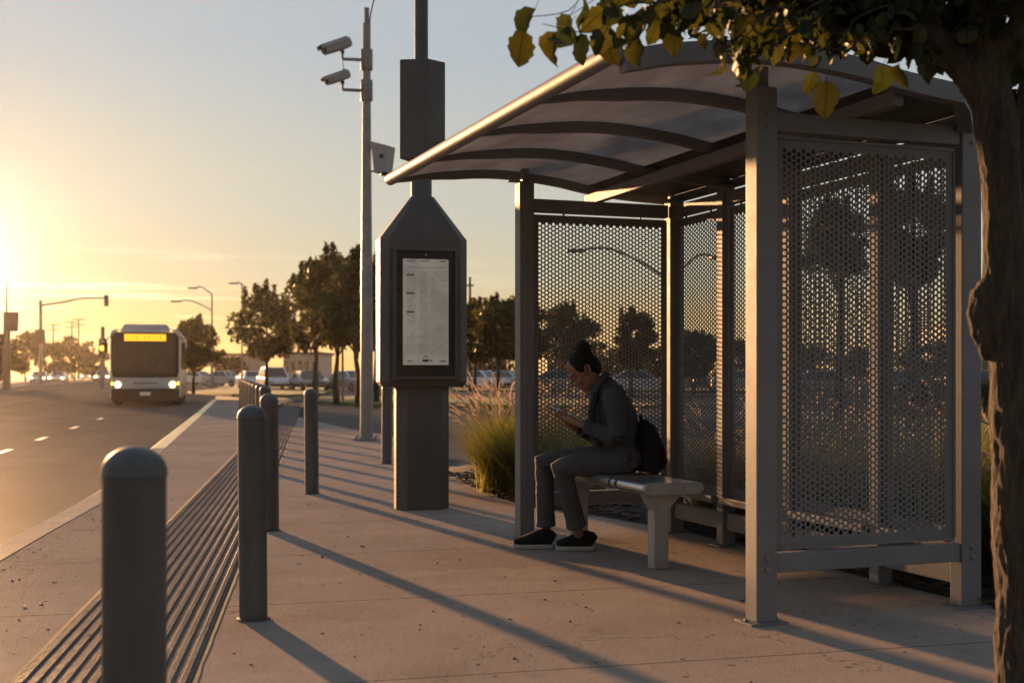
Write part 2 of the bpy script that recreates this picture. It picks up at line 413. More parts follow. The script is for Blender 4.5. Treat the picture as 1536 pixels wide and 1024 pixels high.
def merged(name, mb, m_, voxel, parent=None, smooth_it=6, fac=.5, wrinkle=0):   # one continuous skin from overlapping lofts
    o = mb.build(name, m_, None, 0)
    r = o.modifiers.new('r', 'REMESH'); r.mode = 'VOXEL'; r.voxel_size = voxel
    s_ = o.modifiers.new('s', 'SMOOTH'); s_.iterations = smooth_it; s_.factor = fac
    dg = bpy.context.evaluated_depsgraph_get(); dg.update()
    me = bpy.data.meshes.new_from_object(o.evaluated_get(dg))
    old = o.data; o.modifiers.clear(); o.data = me; bpy.data.meshes.remove(old); me.name = name
    if not me.materials: me.materials.append(M[m_])
    if wrinkle:
        nn = [Vector(v.normal) for v in me.vertices]
        for v, n_ in zip(me.vertices, nn):
            p = v.co; w1 = noise.noise(Vector((p.x * 9 + p.z * 12, p.y * 7, p.z * 16 - p.x * 8))); w2 = noise.noise(Vector((p.x * 24 - p.z * 22, p.y * 16, p.z * 26 + p.x * 16)) + Vector((7, 3, 1)))
            v.co = p + n_ * wrinkle * ((1 - abs(w1) * 2.4) * .6 + (1 - abs(w2) * 2.4) * .4 - .4)
        me.update()
    me.shade_smooth()
    if parent is not None: o.parent = parent
    return o

def catmull(pts, n=8):
    pts = [Vector(p) for p in pts]; out = []
    for i in range(len(pts) - 1):
        p0, p1, p2, p3 = pts[max(i - 1, 0)], pts[i], pts[i + 1], pts[min(i + 2, len(pts) - 1)]
        for k in range(n):
            t = k / n
            out.append(.5 * ((2 * p1) + (p2 - p0) * t + (2 * p0 - 5 * p1 + 4 * p2 - p3) * t * t + (3 * p1 - p0 - 3 * p2 + p3) * t ** 3))
    out.append(pts[-1]); return out
def interp(x, xs, ys): return float(np.interp(x, xs, ys))
# ------------------------------------------------------------------ camera, sky and sun
cam = bpy.data.objects.new('camera', bpy.data.cameras.new('camera')); COL.objects.link(cam)
cam.location = (0, 0, CAMH); cam.rotation_euler = (R(90), 0, 0)
cam.data.sensor_width = 36; cam.data.lens = 36 * FPX / 1536; cam.data.shift_y = 46 / 1536
cam.data.clip_end = 6000; cam.data.clip_start = .05
cam.data.dof.use_dof = True; cam.data.dof.focus_distance = 7.6; cam.data.dof.aperture_fstop = 3.2
scene.camera = cam

SUN_AZ, SUN_EL = math.atan(-.50), R(6.5)
SD = Vector((math.sin(SUN_AZ) * math.cos(SUN_EL), math.cos(SUN_AZ) * math.cos(SUN_EL), math.sin(SUN_EL)))
sun = bpy.data.objects.new('sun', bpy.data.lights.new('sun', 'SUN')); COL.objects.link(sun)
sun.data.energy = 5; sun.data.angle = R(1.1); sun.data.color = (1, .52, .22)
sun.rotation_euler = (-SD).to_track_quat('-Z', 'Y').to_euler()

w = bpy.data.worlds.new('World'); scene.world = w; w.use_nodes = True
t = NT(w); bg = t.n['Background']
sky = t.new('ShaderNodeTexSky', sky_type='NISHITA'); sky.sun_disc = False
sky.sun_elevation = SUN_EL; sky.sun_rotation = SUN_AZ; sky.air_density = 1.0; sky.dust_density = .5; sky.ozone_density = 1.0
tc = t.new('ShaderNodeTexCoord'); nrm = t.new('ShaderNodeVectorMath', operation='NORMALIZE'); t.link(tc.outputs['Generated'], nrm.inputs[0])
dt = t.new('ShaderNodeVectorMath', operation='DOT_PRODUCT'); t.link(nrm.outputs[0], dt.inputs[0]); GA, GE = math.atan(-.45), R(4.2)
dt.inputs[1].default_value = (math.sin(GA) * math.cos(GE), math.cos(GA) * math.cos(GE), math.sin(GE))
ca = t.math('MAXIMUM', dt.outputs['Value'], 0)
sp = t.new('ShaderNodeSeparateXYZ'); t.link(nrm.outputs[0], sp.inputs[0])
el = t.math('MAXIMUM', sp.outputs[2], 0)
rp = t.new('ShaderNodeValToRGB'); t.link(el, rp.inputs[0]); cr = rp.color_ramp; cr.interpolation = 'EASE'
stops = [(0, (.84, .47, .16)), (.035, (.73, .51, .24)), (.08, (.60, .55, .40)), (.135, (.55, .55, .48)), (.26, (.45, .505, .55)), (.55, (.38, .47, .58)), (1, (.30, .39, .52))]
cr.elements[0].position = 0; cr.elements[0].color = (*stops[0][1], 1); cr.elements[1].position = 1; cr.elements[1].color = (*stops[-1][1], 1)
for p_, c_ in stops[1:-1]: e_ = cr.elements.new(p_); e_.color = (*c_, 1)
def scaled(col, f):
    nd = t.new('ShaderNodeVectorMath', operation='SCALE')
    if isinstance(col, tuple): nd.inputs[0].default_value = col
    else: t.link(col, nd.inputs[0])
    if isinstance(f, (int, float)): nd.inputs['Scale'].default_value = f
    else: t.link(f, nd.inputs['Scale'])
    return nd.outputs[0]
def vadd(a, b):
    nd = t.new('ShaderNodeVectorMath', operation='ADD'); t.link(a, nd.inputs[0]); t.link(b, nd.inputs[1]); return nd.outputs[0]
away = t.math('ADD', t.math('MULTIPLY', dt.outputs['Value'], .14), .86)          # dusk side is darker
tot = scaled(rp.outputs[0], away)
g1 = t.math('POWER', ca, 700); g2 = t.math('POWER', ca, 34); g3 = t.math('POWER', ca, 130)
tot = vadd(tot, scaled((1.5, 1.25, .75), g1))
tot = vadd(tot, scaled((.13, .075, .01), g2))
tot = vadd(tot, scaled((.14, .10, .05), g3))
# thin streaks of cloud low over the sun
mp = t.new('ShaderNodeMapping'); mp.inputs['Scale'].default_value = (2.2, 2.2, 46); t.link(nrm.outputs[0], mp.inputs['Vector'])
cl = t.ramp(t.noise(mp.outputs[0], 2.6, 6, .6), .5, .7)
band = t.math('MULTIPLY', t.ramp(el, .02, .045), t.math('SUBTRACT', 1, t.ramp(el, .07, .10)))
cl = t.math('MULTIPLY', cl, t.math('MULTIPLY', t.math('POWER', ca, 30), band))
tot = vadd(tot, scaled((.9, .78, .5), cl))
EXPO = 1.4
HAZE = .00008
tot = vadd(scaled(tot, 10 / 2 ** EXPO), scaled(sky.outputs[0], .02))
t.link(tot, bg.inputs['Color']); bg.inputs['Strength'].default_value = .1

scene.view_settings.view_transform = 'Standard'; scene.view_settings.look = 'None'
scene.view_settings.exposure = EXPO; scene.view_settings.gamma = 1
scene.cycles.use_denoising = True
scene.cycles.max_bounces = 8; scene.cycles.transparent_max_bounces = 8
scene.cycles.sample_clamp_indirect = 6

# ------------------------------------------------------------------ the setting
def slab(name, poly, z0, z1, m_, kind='structure', bevel=0):
    mb = MB(); mb.prism(poly, z0, z1, 2); o = mb.build(name, m_, None, 30, bevel); o['kind'] = kind; return o
def sheet(name, poly, z, m_, kind='structure'):
    mb = MB(); mb.add([(x, y, z) for x, y in poly], [tuple(range(len(poly)))]); o = mb.build(name, m_, None, 0); o['kind'] = kind; return o

sheet('ground', [(-340, -50), (300, -50), (300, 690), (-340, 690)], -.16, 'ground')
KY = [-6, 1, 4.9, 9.23, 13.4, 21.3, 36, 50, 56]; KX = [-1.45, -2.5, -3.08, -3.73, -4.37, -6.05, -9.1, -12.05, -13.3]
kerb_l = [p for p in catmull([(x, y, 0) for x, y in zip(KX, KY)], 6)]
def kx(y): return interp(y, [p.y for p in kerb_l], [p.x for p in kerb_l])
road = [(kx(y) + .05, y) for y in np.linspace(-6, 56, 40)] + [(-26, 112), (-120, 560)] + [(-185, 560), (-62, 200), (-42, 112), (-34, 84), (-22, 40), (-16, 0), (-15, -6)]
sheet('road', road, -.13, 'asphalt')
# lane dashes
for i, (yy) in enumerate((12.5, 16.6, 20.6, 24.7, 29.8, 35.6, 58, 66, 75)):
    a = Vector((-8.38 - .217 * (yy - 20.6), yy, -.126)); d = Vector((-.212, .977, 0)); n_ = Vector((.977, .212, 0)) * .06; L = 1.25
    mb = MB(); mb.add([a - n_, a + n_, a + d * L + n_, a + d * L - n_], [(0, 1, 2, 3)]); o = mb.build('lane_marking', 'paint_line', None, 0); o['kind'] = 'structure'
# kerb stones
ys = np.linspace(-6, 55.5, 60)
mb = MB(); vs = []; fs = []
for y in ys:
    x = kx(y); vs += [(x, y, -.15), (x + .008, y, -.085), (x + .03, y, -.05), (x + .055, y, -.018), (x + .085, y, -.002), (x + .30, y, .004), (x + .30, y, -.15)]
for i in range(len(ys) - 1):
    for j in range(6): fs.append((i * 7 + j, (i + 1) * 7 + j, (i + 1) * 7 + j + 1, i * 7 + j + 1))
mb.add(vs, fs); mb.m = [1 if ys[q // 6] > 19.5 else 0 for q in range(len(fs))]; k_ = mb.build('kerb', ['kerb', 'kerb_glare_tint'], None, 16); k_['kind'] = 'structure'  # far stretch takes the colour with the glare put in
# pavement slab
bed_edge = [(4.6, .5), (3.2, 4.2), (2.42, 6.5), (1.95, 7.75), (1.33, 9.5), (.72, 10.6), (.07, 11.5), (-.45, 13.2), (-.72, 14.6)]
pav = [(kx(y) + .303, y) for y in np.linspace(-6, 55.5, 50)] + [(-9.7, 56), (-8.3, 44), (-6.7, 36.8), (-4.6, 30.5), (-3.2, 26.2), (-1.95, 23), (-1.1, 18.5)] + bed_edge[::-1] + [(5.0, -6)]
slab('pavement', pav, -.15, 0, 'concrete')
# parking lot, islands, lawns
sheet('parking_lot', [(-9.6, 57), (-14, 75), (-16, 118), (90, 118), (90, 30), (30, 17), (10, 16), (-.8, 14), (-4, 24)], -.12, 'lot')
slab('grass_island', [(-8.4, 53), (-5.5, 48.5), (-2.0, 46.5), (5, 46), (6, 50), (2, 58), (-6, 64), (-9.5, 62)], -.14, .0, 'lawn')
slab('grass_verge', [(-20.5, 80), (-15.5, 70), (-12, 68), (-11, 74), (-13, 96), (-22, 100)], -.14, .0, 'lawn')
slab('far_verge', [(-4, 86), (40, 80), (60, 96), (-4, 92)], -.14, .01, 'lawn')
slab('side_lawn', [(2.6, 14.6), (12, 13), (30, 15), (30, 38), (8, 38), (5, 24)], -.14, .02, 'lawn')
slab('far_pavement', [(-15.6, -6), (-16.6, 0), (-22.6, 40), (-34.6, 84), (-42.6, 112), (-62, 200), (-70, 200), (-50, 112), (-42, 84), (-29, 40), (-22, -6)], -.15, .0, 'concrete')

# mulch bed with uneven surface
def bed():
    poly = bed_edge + [(-.95, 16.0), (1.0, 16.2), (2.8, 15.2), (4.6, 14.2), (7.5, 13), (8, 6), (6.2, .5)]
    bm = bmesh.new(); vs = [bm.verts.new((x, y, 0)) for x, y in poly]; bm.faces.new(vs)
    for _ in range(5):
        bmesh.ops.triangulate(bm, faces=bm.faces)
        bmesh.ops.subdivide_edges(bm, edges=[e for e in bm.edges if e.calc_length() > .22], cuts=1)
    bmesh.ops.triangulate(bm, faces=bm.faces)
    bnd = {v for v in bm.verts if v.is_boundary}
    for v in bm.verts:
        p = v.co; h = .03 + .035 * noise.noise(p * 1.7) + .02 * noise.noise(p * 7)
        v.co.z = -.012 if v in bnd else max(h, -.01)
    bmesh.ops.recalc_face_normals(bm, faces=bm.faces)
    me = bpy.data.meshes.new('mulch_bed'); bm.to_mesh(me); bm.free(); me.materials.append(M['mulch'])
    o = link('mulch_bed', me, None, 60); o['kind'] = 'structure'
    V = []; F = []
    for i in range(5200):
        t_ = random.random() ** .6
        k = random.randrange(len(bed_edge) - 1); a, b = Vector(bed_edge[k]), Vector(bed_edge[k + 1])
        q = a.lerp(b, random.random()) + Vector((.94, .34)) * (random.random() ** 1.6 * 2.6 - .03)
        rot = Matrix.Rotation(random.random() * 6.28, 3, 'Z') @ Matrix.Rotation(random.uniform(-.7, .7), 3, 'X')
        l_, w_ = random.uniform(.018, .05), random.uniform(.006, .014); c = Vector((q.x, q.y, .02 + random.random() * .05))
        n0 = len(V)
        for sx, sy, sz in ((-1, -1, 0), (1, -1, .2), (1, 1, 0), (-1, 1, .2)): V.append(c + rot @ Vector((sx * l_, sy * w_, sz * .02)))
        F.append((n0, n0 + 1, n0 + 2, n0 + 3))
    o = np_mesh('bark_chips', np.array([tuple(v) for v in V]), np.array(F), 'chip'); tag(o, 'loose bark chips strewn over the planting bed', 'mulch', kind='stuff')
bed()

# tactile strip: slab sheet + seven ridges, one mesh
mb = MB(); tA, tL, tW = Vector((-1.925, 4.89, 0)), -.155, .685
def tp(y, u, z): return Vector((tA.x + tL * (y - tA.y) + u, y, z))
ysn = list(np.linspace(-4, 50, 70))
prof = [(0, .0), (0.0, .006)]
nr = 12; pitch = tW / nr
for i in range(nr):
    c = (i + .5) * pitch
    for du, z in ((-.0165, .006), (-.011, .0125), (.011, .0125), (.0165, .006)): prof.append((c + du, z))
prof += [(tW, .006), (tW, 0)]
vs = []; fs = []; k = len(prof)
for y in ysn: vs += [tp(y, u, z) for u, z in prof]
for i in range(len(ysn) - 1): fs += [(i * k + j, (i + 1) * k + j, (i + 1) * k + j + 1, i * k + j + 1) for j in range(k - 1)]
mb.add(vs, fs); o = mb.build('tactile_paving', 'tactile', None, 25); o['kind'] = 'structure'
M['grit'] = mat('joint_grit', (.03, .025, .02), .9, var=.4, scale=30)
for u in (-.022, tW + .004):            # dirty joints either side
    mb = MB(); L_ = [tp(y, u + .004 * noise.noise(Vector((y * 3, u, 0))), .0035) for y in np.linspace(-4, 50, 300)]
    vs = []; 
    for i, q in enumerate(L_): 
        ww = .009 + .005 * noise.noise(Vector((i * .7, u, 3)))
        vs += [q - Vector((ww, 0, 0)) + Vector((.009, 0, 0)), q + Vector((.009 + ww, 0, 0))]
    mb.add(vs, [(2 * i, 2 * i + 1, 2 * i + 3, 2 * i + 2) for i in range(len(L_) - 1)]); o = mb.build('paving_joint', 'grit', None, 0); o['kind'] = 'structure'

# ------------------------------------------------------------------ bollards
def bollard_mesh():
    r = .068; H = 1.04; prof = [(r + .022, 0), (r + .022, .008), (r + .018, .011), (r, .012), (r, .3), (r, .6), (r, H - r * .93)]
    mb = MB(); mb.lathe(prof[3:], 40)
    cap = [(r + .003, H - r * .95), (r + .003, H - r * .88)]
    for a in range(0, 90, 9): cap.append(((r + .002) * math.cos(R(a)), H - r * .85 + r * .85 * math.sin(R(a))))
    cap.append((.004, H))
    mc = MB(); mc.lathe(cap, 40)
    mp_ = MB(); mp_.lathe([(r + .012, 0), (r + .012, .007), (r + .001, .010)], 40)
    return mb, mc, mp_
mb, mc, mf = bollard_mesh()
bol = thing('bollard', 'large grey dome-topped steel bollard nearest the viewer, cut off by the bottom edge', 'bollard', (-.82, 2.75, 0), 0, 'steel bollards along the pavement')
mb.build('post', 'bollard', bol, 40); mc.build('dome_cap', 'bollard', bol, 50); mf.build('base_ring', 'dark_steel', bol, 40)
bl = [(380, 928, 'grey steel bollard standing alone right beside the tactile strip, second nearest the viewer'),
      (405, 795, 'grey steel bollard standing half hidden behind the second nearest bollard'),
      (468, 740, 'slim grey bollard standing out on the open paving, left of the camera pole'),
      (580, 695, 'grey bollard close beside the left edge of the timetable pylon')]
for i, (x, y, l) in enumerate(bl):
    o = dup(bol, G(x, y), label=l); o.rotation_euler = (R((.3, -.4, .5, -.2)[i]), R((-.4, .3, .5, .4)[i]), i * 1.7)
ordn = ['nearest', 'second nearest', 'third nearest', 'fourth nearest', 'fifth nearest', 'fourth from far end', 'third from far end', 'second from far end', 'farthest']
for i, Y in enumerate((15.2, 17.2, 19.3, 21.5, 24, 26.5, 29.2, 32, 35)):
    dup(bol, (-2.96 - .228 * (Y - 15.2), Y, 0), label=f'dark bollard, {ordn[i]} of the close-set far row lining the pavement', group='far row of bollards', rz=i * 2.1)

# ------------------------------------------------------------------ bus shelter
RF = Vector((1.197, 6.08, 0))
sh = thing('bus_shelter', 'grey steel bus shelter with barrel-vaulted roof and perforated metal walls', 'bus shelter', RF, AX)
def S(s, t_, z): return Vector((s, t_, z))          # shelter-local: s across, t along
LEN, DEP, PW = 3.235, 1.2, .112
TN, TF = -.33, 3.435
RS = [-.93, -.8, -.68, -.4, -.15, .1, .35, .55, .75, .93, 1.26]; RZ = [2.575, 2.603, 2.63, 2.668, 2.682, 2.672, 2.645, 2.61, 2.586, 2.57, 2.555]
_cs = catmull([(a, 0, b) for a, b in zip(RS, RZ)], 6)
def rz_(s): return interp(s, [p.x for p in _cs], [p.z for p in _cs])
def post(s, t_, top, w_=PW, d_=PW, name='post'):
    mb = MB(); mb.box((s, t_, top / 2 + .004), (w_, d_, top - .008)); p = mb.build(name, 'frame', sh, 40, .009, 2)
    mf = MB(); mf.box((s, t_, .005), (w_ + .09, d_ + .05, .010)); 
    for a in (-1, 1): mf.lathe([(.011, .010), (.011, .02), (.004, .022)], 8, (s + a * (w_ / 2 + .027), t_, 0))
    f_ = mf.build('base_plate', 'frame', p, 40, .002, 1)
    return p
for (s, t_, top) in ((0, 0, 2.56), (0, LEN, 2.56), (DEP, LEN, 2.50)): post(s, t_, top)
pr = post(DEP, 0, 2.50, .12, .10)
for t_ in (.78, 1.62, 2.53): post(DEP, LEN - t_, 2.50, .10, .09)
# necks from front posts to the roof sheet
for t_ in (0, LEN):
    mb = MB(); mb.box((0, t_, 2.608), (.05, .05, .108)); mb.box((-.05, t_, 2.566), (.16, .05, .008)); mb.build('post_neck', 'frame', sh, 40, .003, 1)
def rail(a, b, w_, h_, name='rail', m_='frame'):
    mb = MB(); mb.bar(a, b, w_, h_); return mb.build(name, m_, sh, 40, .007, 2)
h = PW / 2
for t_ in (0, LEN):
    rail(S(h + .002, t_, 2.40), S(DEP - .062, t_, 2.40), .07, .095)
    rail(S(h + .002, t_, .285), S(DEP - .062, t_, .285), .07, .095)
bays = [(0, LEN - 2.53), (LEN - 2.53, LEN - 1.62), (LEN - 1.62, LEN - .78), (LEN - .78, LEN)]
for a, b in bays:
    rail(S(DEP, a + .055, 2.40), S(DEP, b - .055, 2.40), .07, .09)
    rail(S(DEP - .02, a + .055, .315), S(DEP - .02, b - .055, .315), .13, .05)
    rail(S(DEP, a + .055, .17), S(DEP, b - .055, .17), .05, .12)

def perforated(name, o, ax, W, z0, z1, border=.04):
    """steel sheet with round holes in staggered columns; o = local corner, ax = direction along the sheet"""
    cw, ph, r = .0268, .031, .0114
    nc = int((W - 2 * border) / cw); bx = (W - nc * cw) / 2
    nrw = int((z1 - z0 - 2 * border) / ph); bz = ((z1 - z0) - nrw * ph) / 2
    oc = []                                            # 12 points round the cell
    hx, hy = cw / 2, ph / 2
    for i in range(4):
        c0 = [(-1, -1), (1, -1), (1, 1), (-1, 1)][i]; c1 = [(-1, -1), (1, -1), (1, 1), (-1, 1)][(i + 1) % 4]
        for k in range(3): f = k / 3; oc.append(((c0[0] * (1 - f) + c1[0] * f) * hx, (c0[1] * (1 - f) + c1[1] * f) * hy))
    oc = np.array(oc); ang = np.arctan2(oc[:, 1], oc[:, 0]); ic = np.stack([np.cos(ang) * r, np.sin(ang) * r], 1)
    ring = np.zeros((36, 3)); ring[:12, :2] = oc; ring[12:24, :2] = ic; ring[24:, :2] = ic; ring[24:, 2] = .003
    fr = []
    for k in range(12):
        k2 = (k + 1) % 12; fr += [(k, k2, 12 + k2, 12 + k), (12 + k, 12 + k2, 24 + k2, 24 + k)]
    fr = np.array(fr)
    cs = []
    for c in range(nc):
        off = ph / 2 if c % 2 else 0; n_ = nrw - (1 if c % 2 else 0)
        for q in range(n_): cs.append((bx + (c + .5) * cw, z0 + bz + off + (q + .5) * ph, 0))
    cs = np.array(cs); V = (cs[:, None, :] + ring[None]).reshape(-1, 3); Fc = (fr[None] + (np.arange(len(cs)) * 36)[:, None, None]).reshape(-1, 4)
    ex = []; ef = []
    def q_(x0, x1, y0, y1):
        n0 = len(V) + len(ex); ex.extend([(x0, y0, 0), (x1, y0, 0), (x1, y1, 0), (x0, y1, 0)]); ef.append((n0, n0 + 1, n0 + 2, n0 + 3))
    for c in range(1, nc, 2):
        x0 = bx + c * cw; q_(x0, x0 + cw, z0 + bz, z0 + bz + ph / 2); q_(x0, x0 + cw, z0 + bz + (nrw - .5) * ph, z0 + bz + nrw * ph)
    for c in range(nc):
        x0 = bx + c * cw; q_(x0, x0 + cw, z0, z0 + bz); q_(x0, x0 + cw, z1 - bz, z1)
    q_(0, bx, z0, z0 + bz); q_(W - bx, W, z0, z0 + bz); q_(0, bx, z1 - bz, z1); q_(W - bx, W, z1 - bz, z1)
    q_(0, bx, z0 + bz, z1 - bz); q_(W - bx, W, z0 + bz, z1 - bz)
    V = np.concatenate([V, np.array(ex)]); Fc = np.concatenate([Fc, np.array(ef)])
    key = np.round(V * 20000).astype(np.int64); _, first, inv = np.unique(key, axis=0, return_index=True, return_inverse=True)
    V = V[first]; Fc = inv.reshape(-1)[Fc]
    nx, ny = ax
    out = np.stack([o[0] + V[:, 0] * nx - V[:, 2] * ny, o[1] + V[:, 0] * ny + V[:, 2] * nx, V[:, 1]], 1)
    return np_mesh(name, out, Fc, 'panel', sh)
perforated('perforated_panel', (.062, 0), (1, 0), DEP - .062 - .068, .345, 2.338, .045)
perforated('perforated_panel', (.062, LEN), (1, 0), DEP - .062 - .062, .345, 2.338, .04)
for a, b in bays: perforated('perforated_panel', (DEP, a + .062), (0, 1), b - a - .124, .345, 2.338, .04)
# thin edge frames of the panels
def edge_frame(a, b):
    mb = MB(); a0, b0 = Vector(a), Vector(b)
    for z in (.352, 2.331): mb.bar(a0 + Vector((0, 0, z)), b0 + Vector((0, 0, z)), .016, .014)
    mb.bar(a0 + Vector((0, 0, .36)), a0 + Vector((0, 0, 2.323)), .014, .016, (1, 0, 0)); mb.bar(b0 + Vector((0, 0, .36)), b0 + Vector((0, 0, 2.323)), .014, .016, (1, 0, 0))
    d = (b0 - a0).normalized()
    for f in (.22, .8):
        q = a0.lerp(b0, f)
        mb.box(q + Vector((0, 0, 2.345)), (.012, .012, .02)); mb.box(q + Vector((0, 0, .342)), (.012, .012, .018))
    return mb.build('panel_frame', 'frame', sh, 40)
edge_frame((.07, 0, 0), (DEP - .076, 0, 0)); edge_frame((.07, LEN, 0), (DEP - .07, LEN, 0))
for a, b in bays: edge_frame((DEP, a + .07, 0), (DEP, b - .07, 0))
# roof
TH, RWD = .082, .06
def rib(t_, s0=-.92, s1=1.24, wide=RWD, hh=.07, tail=None, name='roof_rib'):
    ss = list(np.linspace(s0, s1, 40)); mb = MB(); vs = []
    path = [(s, t_, rz_(s)) for s in ss]
    frames = []
    for i, (s, tt, z) in enumerate(path):
        a = path[max(i - 1, 0)]; b = path[min(i + 1, len(path) - 1)]; d = Vector((b[0] - a[0], 0, b[2] - a[2])).normalized()
        frames.append((Vector((s, tt, z)), Vector((-d.z, 0, d.x)), Vector((0, 1, 0))))
    if tail:
        frames += tail
    for c, up, sd in frames:
        hw = wide / 2
        h_ = hh if tail else hh * (.5 + .5 * min(1, max(0, (c.x + .92) / .45)))
        vs += [c + sd * hw, c - sd * hw, c - sd * hw - up * h_, c + sd * hw - up * h_]
    n = len(frames); fs = [(i * 4 + j, i * 4 + (j + 1) % 4, (i + 1) * 4 + (j + 1) % 4, (i + 1) * 4 + j) for i in range(n - 1) for j in range(4)]
    fs += [(0, 1, 2, 3), tuple((n - 1) * 4 + j for j in range(4))]
    mb.add(vs, fs); return mb.build(name, 'frame', sh, 30, .006, 2)
# near hoop: arch bends round the chamfered corner down into the rear post
A0, A1 = Vector((.90, TN)), Vector((DEP, 0)); tail = []
base_z = rz_(.90)
for k in range(1, 11):
    f = k / 10; q = A0.lerp(A1, f); a = f * math.pi / 2
    z = base_z - .02 * f - (.13 * (1 - math.cos(a)))
    d = (A1 - A0).normalized(); slope = Vector((d.x * math.cos(a), d.y * math.cos(a), -math.sin(a))); sd = Vector((-d.y, d.x, 0)).lerp(Vector((0, 1, 0)), 0)
    sd = Vector((0, 1, 0)).lerp(Vector((-d.y, d.x, 0)), min(1, f * 3)).normalized(); up = sd.cross(slope).normalized() * -1
    if up.z < 0 and f < .9: up = -up
    if f >= .9: up = Vector((d.x, d.y, .05)).normalized()
    tail.append((Vector((q.x, q.y, z)), up, sd))
rib(TN, -.90, .90, .075, .09, tail, 'end_hoop')
pitch_r = (TF - TN) / 4
for i in range(1, 5): rib(TN + pitch_r * i, wide=.055)
mb = MB(); mb.tube([(-.935, TN - .03, 2.57), (-.935, TF + .03, 2.57)], .042, 20); mb.build('roof_edge_tube', 'frame', sh, 40)
mb = MB(); mb.bar((.57, TN + .04, 2.498), (.57, TF - .03, 2.48), .06, .075); mb.build('roof_beam', 'frame', sh, 40, .006, 2)
def roof_sheet(t0, t1, s0, s1, name, m_, dz=-.008, chamfer=False):
    ss = np.linspace(s0, s1, 26); mb = MB(); vs = []
    for s in ss:
        z = rz_(s) + dz; ta = t0
        if chamfer and s > .9: ta = t0 + (s - .9) / (DEP - .9) * (0 - TN) if s < DEP else .03
        vs += [(s, ta, z), (s, t1, z), (s, ta, z + .008), (s, t1, z + .008)]
    n = len(ss); fs = []
    for i in range(n - 1):
        a, b = i * 4, (i + 1) * 4
        fs += [(a, b, b + 1, a + 1), (a + 2, a + 3, b + 3, b + 2), (a, a + 2, b + 2, b), (a + 1, b + 1, b + 3, a + 3)]
    fs += [(0, 1, 3, 2), ((n - 1) * 4, (n - 1) * 4 + 2, (n - 1) * 4 + 3, (n - 1) * 4 + 1)]
    mb.add(vs, fs); return mb.build(name, m_, sh, 30)
for i in range(4):
    a, b = TN + pitch_r * i, TN + pitch_r * (i + 1)
    roof_sheet(a + (.04 if i == 0 else .03), b - .03, -.90, .578, 'roof_sheet', 'poly', -.012)
    roof_sheet(a + (.04 if i == 0 else .03), b - .03, .58, 1.24, 'rear_roof_panel', 'dark_steel', -.014, chamfer=(i == 0))
mb = MB(); mb.bar((1.262, .05, 2.525), (1.262, TF, 2.525), .03, .085); mb.build('rear_fascia', 'frame', sh, 40, .006, 2)
mb = MB(); 
bx = Matrix.Rotation(R(90), 3, 'X')
q = Vector((.90, TN - .04, rz_(.9) - .045)); vs = [q + Vector((.016 * math.cos(a), 0, .016 * math.sin(a))) for a in np.linspace(0, 6.28, 13)[:-1]] + [q + Vector((.014 * math.cos(a), -.006, .014 * math.sin(a))) for a in np.linspace(0, 6.28, 13)[:-1]]
mb.add(vs, [tuple(range(12, 24))] + [(i, (i + 1) % 12, 12 + (i + 1) % 12, 12 + i) for i in range(12)]); mb.build('bolt', 'galv', sh, 40)

def bolt(s_, t_, z):
    mb = MB(); mb.lathe([(.017, 0), (.017, .003), (.011, .003), (.011, .010), (.006, .012)], 10); o = mb.build('bolt', 'galv', sh, 40); o.location = (s_, t_, z); o.rotation_euler = (R(90), 0, 0)
for z in (2.43, 2.37, .31, .26): bolt(.0, -PW / 2 - .001, z); bolt(DEP, -.051, z)
# bench (stands on its own legs)
bn = thing('bench', 'brushed steel slab bench with rounded edges under the shelter roof', 'bench', RF, AX)
def bench():
    s0, s1, t0, t1, zt, th = .14, .54, 1.56, 3.02, .53, .072
    pf = []; r = th / 2
    for a in range(90, 271, 15): pf.append((s0 + r + r * math.cos(R(a)) * 1.0, zt - r + r * math.sin(R(a))))
    for a in range(-90, 91, 15): pf.append((s1 - r + r * math.cos(R(a)), zt - r + r * math.sin(R(a))))
    cuts = [t0 + .03, t0 + .30, t0 + .36, t1 - .30, t1 - .24, t1 - .03]
    for k, (a, b) in enumerate(((t0 + .03, t0 + .40), (t0 + .44, t0 + .50), (t0 + .54, t1 - .03))):
        mb = MB(); mb.prism(pf, a, b, 1); mb.build('seat' if k == 2 else 'seat_segment', 'steel', bn, 40)
    inner = [((a - .35) * .97 + .35, (b - zt + r) * .94 + zt - r) for a, b in pf]
    for a, b in ((t0 + .398, t0 + .442), (t0 + .498, t0 + .542)):
        mb = MB(); mb.prism(inner, a, b, 1); mb.build('seat_joint', 'black', bn, 40)
    for a, b in ((t0, t0 + .031), (t1 - .031, t1)):
        mb = MB(); mb.prism([((x - .35) * 1.008 + .35, (z - zt + r) * 1.03 + zt - r) for x, z in pf], a, b, 1); mb.build('end_cap', 'cast', bn, 40, .004, 1)
    for t_ in (t0 + .11, t1 - .12):
        mb = MB(); w_ = .052; c = .285
        mb.prism([(c - w_, 0), (c - w_, .36), (c - .11, zt - th + .001), (c + .15, zt - th + .001), (c + w_, .36), (c + w_, 0)], t_ - .045, t_ + .045, 1)
        mb.build('leg', 'cast', bn, 40, .01, 2)
bench()

